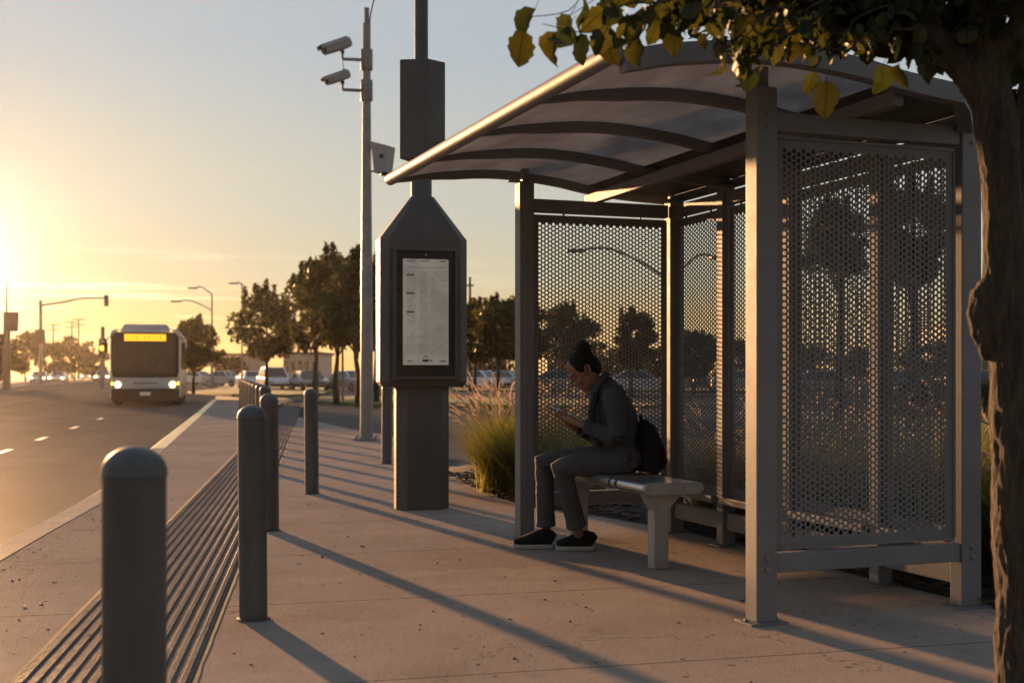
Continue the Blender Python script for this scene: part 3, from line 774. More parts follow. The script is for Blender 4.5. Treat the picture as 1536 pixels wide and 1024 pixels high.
# ------------------------------------------------------------------ timetable pylon
TY = thing('timetable_pylon', 'dark steel pylon with framed timetable case, box and mast, beside the shelter', 'pylon', (-.80, 11.18, 0), R(14))
def chamf(w_, d_, c): return [(-w_ + c, -d_), (w_ - c, -d_), (w_, -d_ + c), (w_, d_ - c), (w_ - c, d_), (-w_ + c, d_), (-w_, d_ - c), (-w_, -d_ + c)]
mb = MB(); mb.prism(chamf(.235, .15, .085), .0, 1.10, 2); mb.build('shaft', 'dark_steel', TY, 30, .006, 2)
mb = MB()
secs = [(chamf(.355, .17, .06), 1.07), (chamf(.385, .19, .07), 1.115), (chamf(.385, .19, .07), 2.36), (chamf(.10, .10, .035), 2.74)]
vs = []; 
for pl, z in secs: vs += [(x, y, z) for x, y in pl]
fs = [tuple(range(8)), tuple(range(24, 32))] + [(i * 8 + j, i * 8 + (j + 1) % 8, (i + 1) * 8 + (j + 1) % 8, (i + 1) * 8 + j) for i in range(3) for j in range(8)]
mb.add(vs, fs); mb.build('case', 'dark_steel', TY, 20, .006, 2)
mb = MB(); mb.lathe([(.095, 2.28), (.098, 2.32), (.094, 2.36), (.092, 3.2), (.075, 3.22), (.06, 3.9), (.058, 5.9), (.02, 5.93)], 20); mb.build('mast', 'dark_steel', TY, 40)
mb = MB(); mb.prism([(-.205, -.07), (.03, -.165), (.205, -.06), (.11, .12), (-.06, .12)], 3.06, 3.93, 2); mb.build('mast_box', 'dark_steel', TY, 20, .008, 2)
# display frame proud of the case
def ring_box(x0, x1, z0, z1, w_, y0, y1, mb):
    for a, b, c, d in ((x0, x1, z0, z0 + w_), (x0, x1, z1 - w_, z1), (x0, x0 + w_, z0 + w_, z1 - w_), (x1 - w_, x1, z0 + w_, z1 - w_)):
        mb.box(((a + b) / 2, (y0 + y1) / 2, (c + d) / 2), (b - a, y1 - y0, d - c))
mb = MB(); ring_box(-.285, .285, 1.135, 2.275, .03, -.245, -.188, mb); dfm = mb.build('display_frame', 'dark_steel', TY, 30, .004, 1)
mb = MB(); mb.box((0, -.215, 1.705), (.508, .01, 1.078)); mb.build('bezel', 'bezel', TY, 30)
mb = MB(); mb.box((0, -.223, 1.72), (.40, .004, .915)); pp = mb.build('timetable', 'paper', TY, 30)
mb = MB(); mb.box((0, -.242, 1.705), (.505, .003, 1.075))
def line(mb, x0, x1, z, hgt): mb.box(((x0 + x1) / 2, -.2258, z), (x1 - x0, .001, hgt))
ml = MB(); md = MB(); rr = random.Random(4); zt = 1.72 + .44
line(ml, -.17, -.09, zt, .012); line(ml, -.04, .03, zt, .012); line(ml, .12, .18, zt, .012)
line(md, -.17, .18, zt - .055, .003)
z = zt - .085
while z > 1.72 - .36:
    for cx in (-.165, -.055, .04, .115):
        x = cx
        while x < cx + .075:
            l_ = rr.uniform(.006, .02)
            if rr.random() < .75: line(ml, x, min(x + l_, cx + .08), z, .0035)
            x += l_ + .005
    z -= .0125
    if rr.random() < .09: line(md, -.17, .18, z, .0025); z -= .02
for k in range(3): line(md, -.17, -.10, zt - .12 - k * .16, .012)
line(md, -.03, .025, 1.72 - .42, .022); line(md, .035, .055, 1.72 - .42, .012); line(md, -.02, .02, 1.72 - .385, .008); line(md, -.16, -.12, 1.72 - .425, .008); line(md, .12, .18, 1.72 - .425, .008)
a_ = ml.build('timetable_text', 'ink', pp, 0); b_ = md.build('timetable_lettering', 'ink_dark', pp, 0)
mb = MB(); mb.lathe([(.012, 0), (.012, .004), (.003, .006)], 10); lk = mb.build('lock', 'galv', TY, 30, loc=(0, -.221, 2.215)); lk.rotation_euler = (R(90), 0, 0)

# ------------------------------------------------------------------ CCTV pole
cp = thing('camera_pole', 'tall galvanised pole carrying brackets, behind the timetable pylon', 'pole', G(550, 660))
CD = 22.35
mb = MB(); mb.lathe([(.115, .03), (.10, 3.2), (.098, 3.21), (.072, 6.2), (.070, 7.35), (.045, 7.36), (.045, 7.62), (.01, 7.63)], 20); mb.build('shaft', 'galv', cp, 30)
mb = MB(); mb.box((0, 0, .02), (.42, .42, .04)); 
for a in (-1, 1):
    for b in (-1, 1): mb.lathe([(.02, .04), (.02, .08), (.008, .09)], 8, (a * .17, b * .17, 0))
mb.build('base_plate', 'galv', cp, 30, .004, 1)
def zc(y): return CAMH - (y - HY) / FPX * CD
def xc(x): return (x - 552) / FPX * CD
for y in (90, 136):
    mb = MB(); mb.lathe([(.105, zc(y) - .18), (.108, zc(y) - .17), (.108, zc(y) + .17), (.105, zc(y) + .18)], 18)
    mb.tube([(-.09, 0, zc(y)), (xc(516), -.02, zc(y - 1))], .03, 10); mb.tube([(xc(516), -.02, zc(y - 1)), (xc(516), -.02, zc(y - 9))], .022, 8)
    mb.build('bracket', 'galv', cp, 40)
mb = MB(); mb.tube(catmull([(.05, 0, 7.2), (.07, 0, 7.5), (.16, 0, 7.85), (.3, 0, 8.05), (.5, 0, 8.12)], 6), .012, 8); mb.build('cable', 'black', cp, 40)
mb = MB(); mb.tube([(xc(516), -.03, zc(92)), (xc(518), -.05, zc(104)), (xc(514), -.03, zc(110))], .008, 6); mb.build('camera_cable', 'black', cp, 40)
for y in (222, 257): 
    mb = MB(); mb.bar((.07, 0, zc(y)), (.30, 0, zc(y)), .03, .03); mb.build('bracket', 'galv', cp, 30)
def cctv(name, y, label, s_=1.0):
    c = thing(name, label, 'security camera', cp.location + Vector((xc(516), -.02, zc(y - 9))), 0, 'bullet security cameras')
    tilt = Matrix.Rotation(R(-24), 3, 'Y') @ Matrix.Rotation(R(-28), 3, 'Z')
    tilt = Matrix.Rotation(R(28), 3, 'Z') @ Matrix.Rotation(R(-24), 3, 'Y')
    def tr(vs): return [tilt @ Vector(v) * s_ + Vector((0, 0, .05)) for v in vs]
    # body: rounded housing along -x
    prof = [(.055, .0)] 
    mb = MB(); sec = []
    for x, w_, hh in ((.19, .03, .03), (.185, .07, .065), (.15, .092, .088), (.05, .098, .092), (-.2, .092, .085), (-.30, .088, .08)): sec.append((x, w_, hh))
    vs = []; n = 16
    for x, w_, hh in sec:
        for j in range(n):
            a = 2 * math.pi * j / n; cx, sx = math.cos(a), math.sin(a); e = .55
            vs.append((x, math.copysign(abs(cx) ** e, cx) * w_, .10 + math.copysign(abs(sx) ** e, sx) * hh))
    fs = [(i * n + j, i * n + (j + 1) % n, (i + 1) * n + (j + 1) % n, (i + 1) * n + j) for i in range(len(sec) - 1) for j in range(n)] + [tuple(range(n)), tuple((len(sec) - 1) * n + j for j in range(n))]
    mb.add(tr(vs), fs); mb.build('housing', 'cam_white', c, 40)
    mh = MB(); vs = [(x, y_, z) for x in (.12, -.36) for y_, z in ((-.115, .13), (-.10, .195), (.10, .195), (.115, .13), (.105, .13), (.093, .187), (-.093, .187), (-.105, .13))]
    mh.add(tr(vs), [tuple(range(8)), tuple(range(15, 7, -1))] + [(j, (j + 1) % 8, 8 + (j + 1) % 8, 8 + j) for j in range(8)]); mh.build('sun_hood', 'cam_white', c, 30)
    ml = MB(); vs = [(x, .07 * math.cos(a), .10 + .062 * math.sin(a)) for x in (-.299, -.325) for a in np.linspace(0, 2 * math.pi, 17)[:-1]]
    ml.add(tr(vs), [tuple(range(16)), tuple(range(31, 15, -1))] + [(j, (j + 1) % 16, 16 + (j + 1) % 16, 16 + j) for j in range(16)]); ml.build('lens', 'black', c, 30)
    mk = MB(); mk.tube([(0, 0, -.01), (0, 0, .05), tr([(0, 0, .03)])[0]], .024, 8); mk.box((0, 0, .03), (.07, .06, .03)); mk.build('mount', 'black', c, 40)
cctv('security_camera', 90, 'larger white bullet camera on the upper bracket of the tall pole', 1.08)
cctv('security_camera', 136, 'smaller white bullet camera on the lower bracket of the tall pole', .92)
eb = thing('equipment_box', 'pale tapered equipment box hung on the right side of the camera pole', 'equipment box', cp.location + Vector((.29, 0, zc(238))), R(-25))
mb = MB(); vs = []
for z, a, b in ((-.26, .12, .12), (.26, .17, .15)): vs += [(-a, -b, z), (a, -b, z), (a, b, z), (-a, b, z)]
vs[4] = (-.17, -.15, .30); vs[7] = (-.17, .15, .30); vs[5] = (.17, -.15, .20); vs[6] = (.17, .15, .20)
mb.add(vs, [(0, 1, 2, 3), (7, 6, 5, 4), (0, 4, 5, 1), (1, 5, 6, 2), (2, 6, 7, 3), (3, 7, 4, 0)]); mb.build('housing', 'cam_white', eb, 30, .015, 2)
mb = MB(); mb.box((.05, -.143, .02), (.07, .02, .07)); mb.build('lens', 'black', eb, 30)
mb = MB(); mb.lathe([(.06, -.30), (.075, -.29), (.075, -.255)], 12, (.03, 0, 0)); mb.build('cable_gland', 'black', eb, 30)

# ------------------------------------------------------------------ person on the bench (faces along -x)
def cloth(m_): return m_
PS = thing('person', 'person in denim jacket and grey trousers sitting hunched over a phone', 'person', P(930, 709, 8.5) * Vector((1, 1, 0)) if False else (P(930, 709, 8.5).x, 8.5, 0))
PO = Vector(PS.location)
def Q(x, y, d): return P(x, y, d) - PO
Hc = Q(875, 556, 8.48); hf = Vector((-.77, -.06, -.64)).normalized(); hl = Vector((0, 1, 0)); hl = (hl - hf * hl.dot(hf)).normalized(); hu = hl.cross(hf); hu = hu if hu.z > 0 else -hu
HR = Matrix((hf, hl, hu)).transposed()
def hd(f, l, u, k=1.15): return Hc + HR @ (Vector((f, l, u)) * k)
body = MB()
# head and face
body.ball(hd(-.012, 0, .03), (0.1068, 0.0828, 0.0981), 18, HR); body.ball(hd(.028, 0, -.045), (0.0654, 0.0610, 0.0850), 16, HR)
body.ball(hd(.058, 0, -.088), (.026, .03, .022), 10, HR)                       # chin
body.tube([hd(.078, 0, .012), hd(.098, 0, -.012), hd(.108, 0, -.028), hd(.088, 0, -.036)], [(.010, .010), (.011, .011), (.015, .013), (.012, .008)], 8)
body.ball(hd(.078, 0, -.058), (.014, .024, .0075), 10, HR); body.ball(hd(.075, 0, -.070), (.014, .022, .008), 10, HR)
for l in (-1, 1):
    body.ball(hd(.072, l * .031, .004), (.014, .016, .010), 8, HR); body.tube([hd(.086, l * .012, .022), hd(.082, l * .034, .028), hd(.066, l * .055, .022)], .008, 6)
    body.ball(hd(.052, l * .042, -.03), (.026, .02, .024), 8, HR)
    body.tube([hd(-.012, l * .074, -.036), hd(-.004, l * .08, -.02), hd(-.006, l * .083, .008), hd(-.022, l * .085, .018), hd(-.034, l * .083, .0), hd(-.022, l * .078, -.026)], .0085, 6)
body.tube([hd(-.03, 0, -.03), Q(889, 570, 8.49), Q(903, 582, 8.5)], [(.058, .055), (.052, .052), (.062, .066)], 14)
# trunk under the clothes
spine = [Q(933, 694, 8.5), Q(930, 660, 8.5), Q(926, 630, 8.5), Q(918, 603, 8.5), Q(908, 586, 8.5)]
body.tube(spine, [(.14, .10), (.12, .10), (.13, .115), (.15, .10), (.09, .07)], 16, ref=(0, 1, 0), round_cap=True)
ARM = {-1: [Q(922, 597, 8.30), Q(926, 657, 8.24), Q(871, 636, 8.33), Q(856, 628, 8.38)], 1: [Q(908, 598, 8.69), Q(908, 660, 8.74), Q(866, 643, 8.58), Q(852, 632, 8.55)]}
for sd in (-1, 1): body.tube(ARM[sd], [(.045, .045), (.026, .026), (.027, .024), (.03, .02)], 12, round_cap=True)
LEG = {-1: [Q(936, 692, 8.40), Q(842, 699, 8.40), Q(868, 800, 8.50)], 1: [Q(930, 690, 8.60), Q(816, 691, 8.66), Q(819, 800, 8.68)]}
for sd in (-1, 1): body.tube(LEG[sd], [(.075, .075), (.055, .055), (.036, .036)], 12, round_cap=True)
# hands round the phone
pa = Vector((-.93, 0, .37)).normalized(); pn = Vector((.37, 0, .93)).normalized(); pb = Vector((0, 1, 0)); PC = Q(840, 616, 8.46)
def ph(a, b, n): return PC + pa * a + pb * b + pn * n
for sd, off, lo in ((-1, .0, 0), (1, -.012, .012)):
    wr = ARM[sd][2]
    kn = ph(-.035, sd * .046, -.022 - lo)
    body.tube([wr, wr.lerp(kn, .5), kn, ph(-.0, sd * .05, -.018 - lo)], [(.024, .027), (.030, .024), (.030, .020), (.018, .014)], 10, round_cap=True)
    for k in range(4):
        a = -.045 + k * .0205 + off; L = (.85, 1, .95, .78)[k]
        body.tube([ph(a, sd * .05, -.018 - lo), ph(a + .006, sd * (.05 - .03 * L), -.027 - lo), ph(a + .010, sd * (.05 - .055 * L), -.025 - lo), ph(a + .012, sd * (.05 - .076 * L), -.018 - lo)], [.0095, .0092, .0086, .0076], 8, round_cap=True)
    body.tube([ph(-.05, sd * .05, -.006 - lo * .5), ph(-.025, sd * .055, .010), ph(.0, sd * .042, .018), ph(.018, sd * .024, .014)], [.013, .0115, .010, .008], 8, round_cap=True)
merged('body', body, 'skin', .0052, PS, 4, .5)
# hair
hb = MB(); hb.ball(hd(-.022, 0, .045), (.103, .0875, .086), 20, HR); hb.ball(hd(-.06, 0, -.005), (0.0600, 0.0763, 0.0818), 14, HR)
for l in (-1, 1): hb.ball(hd(.0, l * .058, .035), (.045, .025, .05), 10, HR)
hr = merged('hair', hb, 'hair', .007, PS, 3)
bb = MB(); random.seed(5)
bc = Q(875, 522, 8.48); bb.ball(bc, (.052, .052, .046), 16); bb.tube([bc, bc - Vector((0, 0, .06))], .03, 10)
for i in range(16):
    d_ = Vector((random.gauss(0, 1), random.gauss(0, 1), random.gauss(0, 1))).normalized(); bb.ball(bc + d_ * .040, random.uniform(.012, .020), 8)
merged('hair_bun', bb, 'hair', .005, PS, 2)
st = MB()
for i in range(26):
    d_ = Vector((random.gauss(-.6, 1), random.gauss(0, 1), random.gauss(.3, 1))).normalized(); a = bc + d_ * .04
    st.tube([a, a + d_ * .014 + Vector((random.uniform(-.01, .01), 0, .008)), a + d_ * .02 + Vector((random.uniform(-.015, .015), 0, .0))], [.0012, .001, .0006], 4)
for i in range(10):
    a = hd(.062 - random.random() * .02, random.uniform(-.05, .05), .10); st.tube([a, a + Vector((-.012, 0, -.004)), a + Vector((-.02, 0, -.018))], [.0012, .001, .0006], 4)
st.build('stray_hair', 'hair', PS, 60)
eb_ = MB(); eb_.ball(hd(-.012, -.087, -.04), .006, 8); eb_.build('earring', 'galv', PS, 60)
# clothes
tr = MB()
for sd in (-1, 1):
    hip, knee, ank = LEG[sd]; hem = ank + (knee - ank) * .10
    k1 = knee + Vector((.0, 0, .004)); mid = hip.lerp(knee, .5)
    tr.tube([hip + Vector((.02, 0, .006)), mid + Vector((0, 0, .004)), hip.lerp(knee, .85), knee + Vector((-.010, 0, -.012)), knee.lerp(ank, .18), knee.lerp(ank, .5), knee.lerp(ank, .8), hem],
            [(.105, .102), (.092, .09), (.075, .076), (.070, .071), (.063, .065), (.058, .062), (.059, .066), (.063, .072)], 18, ref=(0, 1, 0))
tr.tube([Q(945, 700, 8.5), Q(936, 680, 8.5), Q(934, 668, 8.5)], [(.185, .12), (.175, .125), (.16, .12)], 18, ref=(0, 1, 0), round_cap=False)
merged('trousers', tr, 'trouser', .008, PS, 4, wrinkle=.0045)
sh_ = MB(); sh_.tube([Q(916, 662, 8.5), Q(908, 632, 8.5), Q(902, 605, 8.5), Q(898, 587, 8.5)], [(.11, .07), (.11, .08), (.10, .065), (.06, .05)], 14, ref=(0, 1, 0)); merged('shirt', sh_, 'shirt', .008, PS, 4)
jk = MB()
jsp = [Q(935, 690, 8.5), Q(931, 668, 8.5), Q(927, 645, 8.5), Q(925, 622, 8.5), Q(920, 602, 8.5), Q(911, 584, 8.5), Q(904, 575, 8.5)]
jk.tube(jsp, [(.19, .125), (.175, .125), (.17, .14), (.185, .135), (.185, .11), (.12, .08), (.075, .07)], 20, ref=(0, 1, 0))
for sd in (-1, 1):
    A = ARM[sd]; e = A[1]; w_ = A[2].lerp(A[1], .12)
    jk.tube([A[0] + Vector((.0, -sd * .05, .01)), A[0], A[0].lerp(e, .5) + Vector((.006, 0, 0)), e + Vector((.004, 0, .012)), e + Vector((-.02, 0, -.004)), e.lerp(w_, .5), w_.lerp(e, .08), w_],
            [(.085, .075), (.078, .072), (.067, .064), (.058, .056), (.056, .054), (.05, .05), (.045, .044), (.046, .045)], 16)
    for k in range(4):
        f = .25 + .2 * k; c = A[0].lerp(e, f); jk.tube([c + Vector((-.05, sd * .03, .0)), c + Vector((0, sd * .066, -.02)), c + Vector((.05, sd * .03, -.005))], .010, 6)
    # open front panel hanging forward
    jk.tube([Q(893, 590, 8.5 + sd * .09), Q(887, 620, 8.5 + sd * .12), Q(889, 648, 8.5 + sd * .13), Q(900, 672, 8.5 + sd * .13)], [(.035, .018), (.04, .018), (.042, .02), (.04, .018)], 10)
jk.tube(catmull([Q(890, 588, 8.43), Q(897, 575, 8.41), Q(907, 564, 8.44), Q(910, 561, 8.5), Q(907, 564, 8.56), Q(897, 575, 8.59), Q(890, 588, 8.57)], 4), [(.016, .03)] * 25, 8)
merged('jacket', jk, 'jacket', .008, PS, 3, wrinkle=.007)
for sd in (-1, 1):                                                             # cuffs
    A = ARM[sd]; w0 = A[2].lerp(A[1], .12); w1 = A[2].lerp(A[1], .30); c_ = MB(); c_.tube([w0, w1], [(.048, .047), (.049, .048)], 16); c_.build('cuff', 'jacket' if sd < 0 else 'shirt', PS, 50)
for sd in (-1, 1):
    toe, heel = ((833, 893), (769, 832))[sd > 0]; d_ = (8.55, 8.64)[sd > 0]
    x0, x1 = P(toe, 822, d_).x - PO.x, P(heel, 822, d_).x - PO.x; yc = d_ - PO.y; L = x1 - x0
    up = MB()
    fx = [0.03, .12, .28, .45, .62, .78, .92, .985]; hz = [.018, .026, .034, .046, .058, .062, .056, .04]; wy = [.022, .036, .045, .043, .038, .036, .034, .026]
    up.tube([(x0 + L * f, yc, .028 + h_ * .75) for f, h_ in zip(fx, hz)], [(w_, h_) for w_, h_ in zip(wy, hz)], 14, ref=(0, 1, 0))
    up.tube([(x0 + L * .76, yc, .08), (x0 + L * .74, yc, .118)], [(.036, .046), (.033, .043)], 12, ref=(1, 0, 0))
    s1 = merged('shoe', up, 'shoe', .006, PS, 4)
    so = MB(); out = []
    for f, w_ in zip([0, .04, .14, .3, .5, .7, .88, .97, 1], [.008, .026, .042, .05, .046, .042, .04, .03, .012]): out.append((x0 + L * f, w_))
    poly = [(x, yc + w_) for x, w_ in out] + [(x, yc - w_) for x, w_ in out[::-1]]
    so.prism(poly, .002, .030, 2); so.build('sole', 'sole', s1, 40, .005, 2)
    lc = MB()
    for k in range(4): 
        xx = x0 + L * (.34 + .075 * k); zz = .028 + np.interp(.34 + .075 * k, fx, hz) * 1.75; lc.tube([(xx, yc - .02, zz - .006), (xx + .004, yc, zz), (xx, yc + .02, zz - .006)], .003, 5)
    lc.build('laces', 'black', s1, 60)
wb = MB(); wb.lathe([(.030, -.012), (.0315, 0), (.030, .012)], 14); wo = wb.build('wrist_band', 'black', PS, 40); wo.location = ARM[1][2] + Vector((.004, 0, 0)); wo.rotation_euler = (ARM[1][1] - ARM[1][2]).to_track_quat('Z', 'Y').to_euler()
fo = thing('phone', 'slim dark phone held in both hands of the seated person', 'phone', PO + PC)
mb = MB(); rm = Matrix((pa, pb, pn)).transposed(); mb.box((0, 0, 0), (.148, .073, .0085), rm); mb.build('phone_body', 'black', fo, 40, .003, 2)
M['screen'] = emit('phone_screen', (.55, .62, .75), .22)
mb = MB(); mb.box(pn * .0047, (.138, .066, .0006), rm); mb.build('screen', 'screen', fo, 0)
# bag
bk = thing('backpack', 'black backpack slumped on the bench behind the seated person', 'backpack', (P(971, 709, 8.46).x, 8.46, .532), R(6))
mb = MB(); mb.tube([(0, 0, .0), (0.01, 0, .05), (.015, 0, .17), (-.01, 0, .28), (-.035, 0, .345)], [(.125, .075), (.145, .095), (.14, .092), (.115, .07), (.06, .035)], 20, ref=(0, 1, 0)); merged('pack', mb, 'bag', .009, bk, 5, wrinkle=.008)
mb = MB(); mb.tube([(.085, 0, .03), (.10, 0, .08), (.09, 0, .17)], [(.10, .02), (.11, .03), (.10, .018)], 14, ref=(0, 1, 0)); merged('front_pocket', mb, 'bag', .008, bk, 4)
mb = MB(); mb.tube(catmull([(-.04, -.03, .34), (-.045, -.02, .375), (-.045, .02, .375), (-.04, .03, .34)], 5), .007, 6); mb.build('grab_handle', 'bag', bk, 60)
for sd in (-1, 1):
    mb = MB(); mb.tube(catmull([(-.05, sd * .06, .30), (-.085, sd * .07, .24), (-.09, sd * .08, .12), (-.06, sd * .10, .03)], 5), [(.022, .005)] * 16, 6, ref=(0, 1, 0)); mb.build('shoulder_strap', 'bag', bk, 60)

# ------------------------------------------------------------------ planting
def grass_mesh(seed, n=620, npl=46, H_=1.0):
    r = random.Random(seed); V = []; F = []; mi = []
    def strip(p0, az, L, lean, w_, segs=5, droop=1.0):
        d = Vector((math.cos(az), math.sin(az), 0)); sd = Vector((-d.y, d.x, 0)); n0 = len(V); pts = []
        for k in range(segs + 1):
            f = k / segs; out = L * (lean * f + droop * .45 * f * f * f); up = L * (f * (1 - .25 * lean) - droop * .32 * f ** 3)
            p = p0 + d * out + Vector((0, 0, up)); pts.append(p); ww = w_ * (1 - f * .92)
            V.append(p - sd * ww); V.append(p + sd * ww)
        for k in range(segs): F.append((n0 + 2 * k, n0 + 2 * k + 1, n0 + 2 * k + 3, n0 + 2 * k + 2)); mi.append(0)
        return pts
    for i in range(n):
        az = r.uniform(0, 6.283); p0 = Vector((r.gauss(0, .09), r.gauss(0, .09), 0))
        strip(p0, az, H_ * r.uniform(.45, 1.0), r.uniform(.05, .7), r.uniform(.002, .0045), 6, r.uniform(.3, 1.15))
    nb = len(F)
    PV = []; PF = []
    for i in range(npl):
        az = r.uniform(0, 6.283); p0 = Vector((r.gauss(0, .08), r.gauss(0, .08), 0)); L = H_ * r.uniform(.66, .98)
        pts = strip(p0, az, L, r.uniform(.05, .42), .0022, 6, r.uniform(.05, .45))
        a, b = pts[-2], pts[-1]; d = (b - a).normalized(); side = d.orthogonal().normalized(); up = d.cross(side); Lp = r.uniform(.13, .21)
        for k in range(130):
            f = r.random(); q = b + d * (f * Lp - .02) - Vector((0, 0, .05 * f * f)); an = r.uniform(0, 6.283); rad = .017 * math.sin(math.pi * min(1, .12 + f * .88)) ** .6
            rd = side * math.cos(an) + up * math.sin(an); e = q + rd * rad + d * .022; tn = d.cross(rd) * .0026; n0 = len(PV)
            PV += [q - tn, q + tn, e]; PF.append((n0, n0 + 1, n0 + 2))
    return V, F, PV, PF
def make_grass(name, seed, loc, label, **k):
    V, F, PV, PF = grass_mesh(seed, **k); o = thing(name, label, 'ornamental grass', loc, 0, 'ornamental grass clumps in the planting bed')
    np_mesh('blades', np.array([tuple(v) for v in V]), np.array(F), 'grass', o); np_mesh('plumes', np.array([tuple(v) for v in PV]), np.array(PF), 'plume', o); return o
g0 = make_grass('fountain_grass', 3, (-.06, 12.5, .02), 'large fountain grass clump with pale backlit plumes between pylon and shelter', n=3800, npl=170, H_=1.22)
def SW(s, t_): return RF + Vector((.93969, .34202, 0)) * s + Vector((-.34202, .93969, 0)) * t_
gsp = [(1.75, 3.45, 'grass clump behind the far back corner of the shelter', 1.15), (1.85, 2.55, 'grass clump behind the back wall, at the seated person\'s back', 1.15), (1.8, 1.75, 'grass clump behind the middle of the shelter back wall', 1.15),
       (1.95, .95, 'grass clump behind the back wall, seen through the near end panel', 1.2), (2.05, .2, 'grass clump near the rear corner post, seen through the near end panel', 1.15)]
g1_ = make_grass('fountain_grass', 8, SW(1.75, 3.45), gsp[0][2], n=2300, npl=30, H_=1.08)
for i, (s, t_, l, sc) in enumerate(gsp[1:]): dup(g1_, SW(s, t_), i * 1.3 + .4, l, scale=sc)
dup(g1_, G(1482, 800) + Vector((.25, .8, 0)), 2.2, 'tall grass clump between the rear corner post and the tree trunk', scale=1.15)
dup(g1_, (.62, 11.75, 0), 4.2, 'added grass clump directly behind the far end panel, right of the plumed one', scale=1.1)  # this clump and the next are added to shade the shelter floor
dup(g1_, (.26, 12.15, 0), 1.2, 'added grass clump half hidden by the front-left post, beside the large plumed one', scale=1.15)

def leaf_cards(clusters, n, size, seed, flat=.5):
    r = np.random.default_rng(seed); cs = np.array([c for c, _ in clusters]); rs = np.array([q for _, q in clusters])
    wgt = (rs.max(1) ** 2); idx = r.choice(len(cs), n, p=wgt / wgt.sum())
    d = r.normal(size=(n, 3)); d /= np.linalg.norm(d, axis=1)[:, None]; rad = r.random(n) ** .42
    c = cs[idx] + d * rs[idx] * rad[:, None]
    nn = r.normal(size=(n, 3)); nn[:, 2] += flat; nn /= np.linalg.norm(nn, axis=1)[:, None]
    a = np.cross(nn, r.normal(size=(n, 3))); a /= np.linalg.norm(a, axis=1)[:, None]; b = np.cross(nn, a)
    s_ = size * (.6 + .8 * r.random(n))[:, None]
    v = np.stack([c - a * s_, c - b * s_ * .42 + nn * s_ * .1, c + a * s_, c + b * s_ * .42 + nn * s_ * .1], 1).reshape(-1, 3)
    return v, np.arange(4 * n).reshape(-1, 4)

def make_tree(name, label, loc, h_, cw, trunk_h, seed, leaf='leaf_bg', n=5200, size=.15, group=None, ncl=34, sprigs=12, lean=0.):
    r = random.Random(seed); o = thing(name, label, 'tree', loc, 0, group)
    mb = MB(); tr_ = .030 * h_ ** .8; top = Vector((lean, 0, h_ * .72))
    mb.tube(catmull([(0, 0, -.1), (r.uniform(-.05, .05), 0, trunk_h * .5), (r.uniform(-.08, .08) + lean * .5, 0, trunk_h), top], 4), list(np.linspace(tr_ * 1.25, tr_ * .3, 13)), 10)
    cl = []; cz = (trunk_h + h_) / 2; hz = (h_ - trunk_h) / 2
    for i in range(ncl):
        a = r.uniform(0, 6.283); zz = r.uniform(-.85, .8); q = math.sqrt(max(0, 1 - zz * zz)) * r.uniform(.25, .95) * cw / 2
        c = Vector((lean + q * math.cos(a), q * math.sin(a), cz + zz * hz)); s_ = cw * r.uniform(.13, .23)
        cl.append((tuple(c), (s_, s_, s_ * .72)))
        if i < 12: b0 = Vector((lean * .6, 0, trunk_h * r.uniform(.85, 1.15))); mb.tube([b0, b0.lerp(c, .5) + Vector((0, 0, .1 * hz)), c], [tr_ * .45, tr_ * .28, tr_ * .1], 6)
    for i in range(sprigs):
        a = r.uniform(0, 6.283); q = r.uniform(0, .8) * cw / 2; zz = cz + hz * (1.0 - .7 * (q / (cw / 2)) ** 2) 
        s_ = cw * .035; hh = r.uniform(.05, .13) * h_
        for k in range(3): cl.append(((lean + q * math.cos(a), q * math.sin(a), zz - hh * .5 + hh * k * .5), (s_ * (1.8 - .5 * k), s_ * (1.8 - .5 * k), hh * .45)))
    mb.build('trunk', 'bark', o, 50)
    v, f = leaf_cards(cl, n, size, seed); np_mesh('crown', v, f, leaf, o)
    return o
GT = 'street trees beyond the paving'
def zt_(y, d): return CAMH - (y - HY) / FPX * d
def tree_at(px, base, top, wpx, label, seed, trunk=.42, z0=0., **k):
    q = G(px, base, z0); h_ = zt_(top, q.y) - z0; return make_tree('street_tree', label, q, h_, wpx * 1.08 / FPX * q.y, h_ * trunk * .93, seed, group=GT, **k)
tree_at(400, 591, 436, 100, 'round-crowned street tree rising behind the far row of bollards', 11, trunk=.36)
tree_at(474, 598, 402, 84, 'street tree left of the route sign on the grass island', 13, trunk=.38)
tree_at(505, 603, 386, 118, 'tallest broad street tree, standing behind the route sign', 14, trunk=.36, n=4600)
tree_at(536, 606, 392, 96, 'street tree immediately left of the camera pole', 15, trunk=.4)
tree_at(565, 602, 402, 84, 'street tree half hidden behind camera pole and pylon', 16, trunk=.42)
tree_at(712, 592, 458, 76, 'bushy tree just right of the timetable pylon', 17, trunk=.4)
tree_at(748, 594, 450, 80, 'bushy tree midway between pylon and front-left shelter post', 18, trunk=.42)
tree_at(790, 592, 452, 84, 'tree half hidden by the front-left shelter post', 19, trunk=.42)
tree_at(850, 588, 462, 92, 'tree seen through the far end panel, above the seated person', 20, trunk=.35)
tree_at(948, 592, 470, 64, 'narrow tree seen through the right part of the far end panel', 21, trunk=.35)
tree_at(1040, 590, 500, 90, 'low tree seen through the back wall beside the corner post', 22, trunk=.3)
tree_at(1258, 640, 318, 100, 'small tree close behind the shelter, seen through the near end panel', 23, trunk=.76, size=.085, n=6200, sprigs=8)
tree_at(1368, 646, 285, 112, 'tree close behind the shelter, nearer the foreground trunk', 24, trunk=.6, size=.085, n=7200, sprigs=8)
tree_at(290, 588, 482, 72, 'dark tree standing behind the bus', 25, trunk=.3, sprigs=16)
FT = 'hazy trees along the far side'
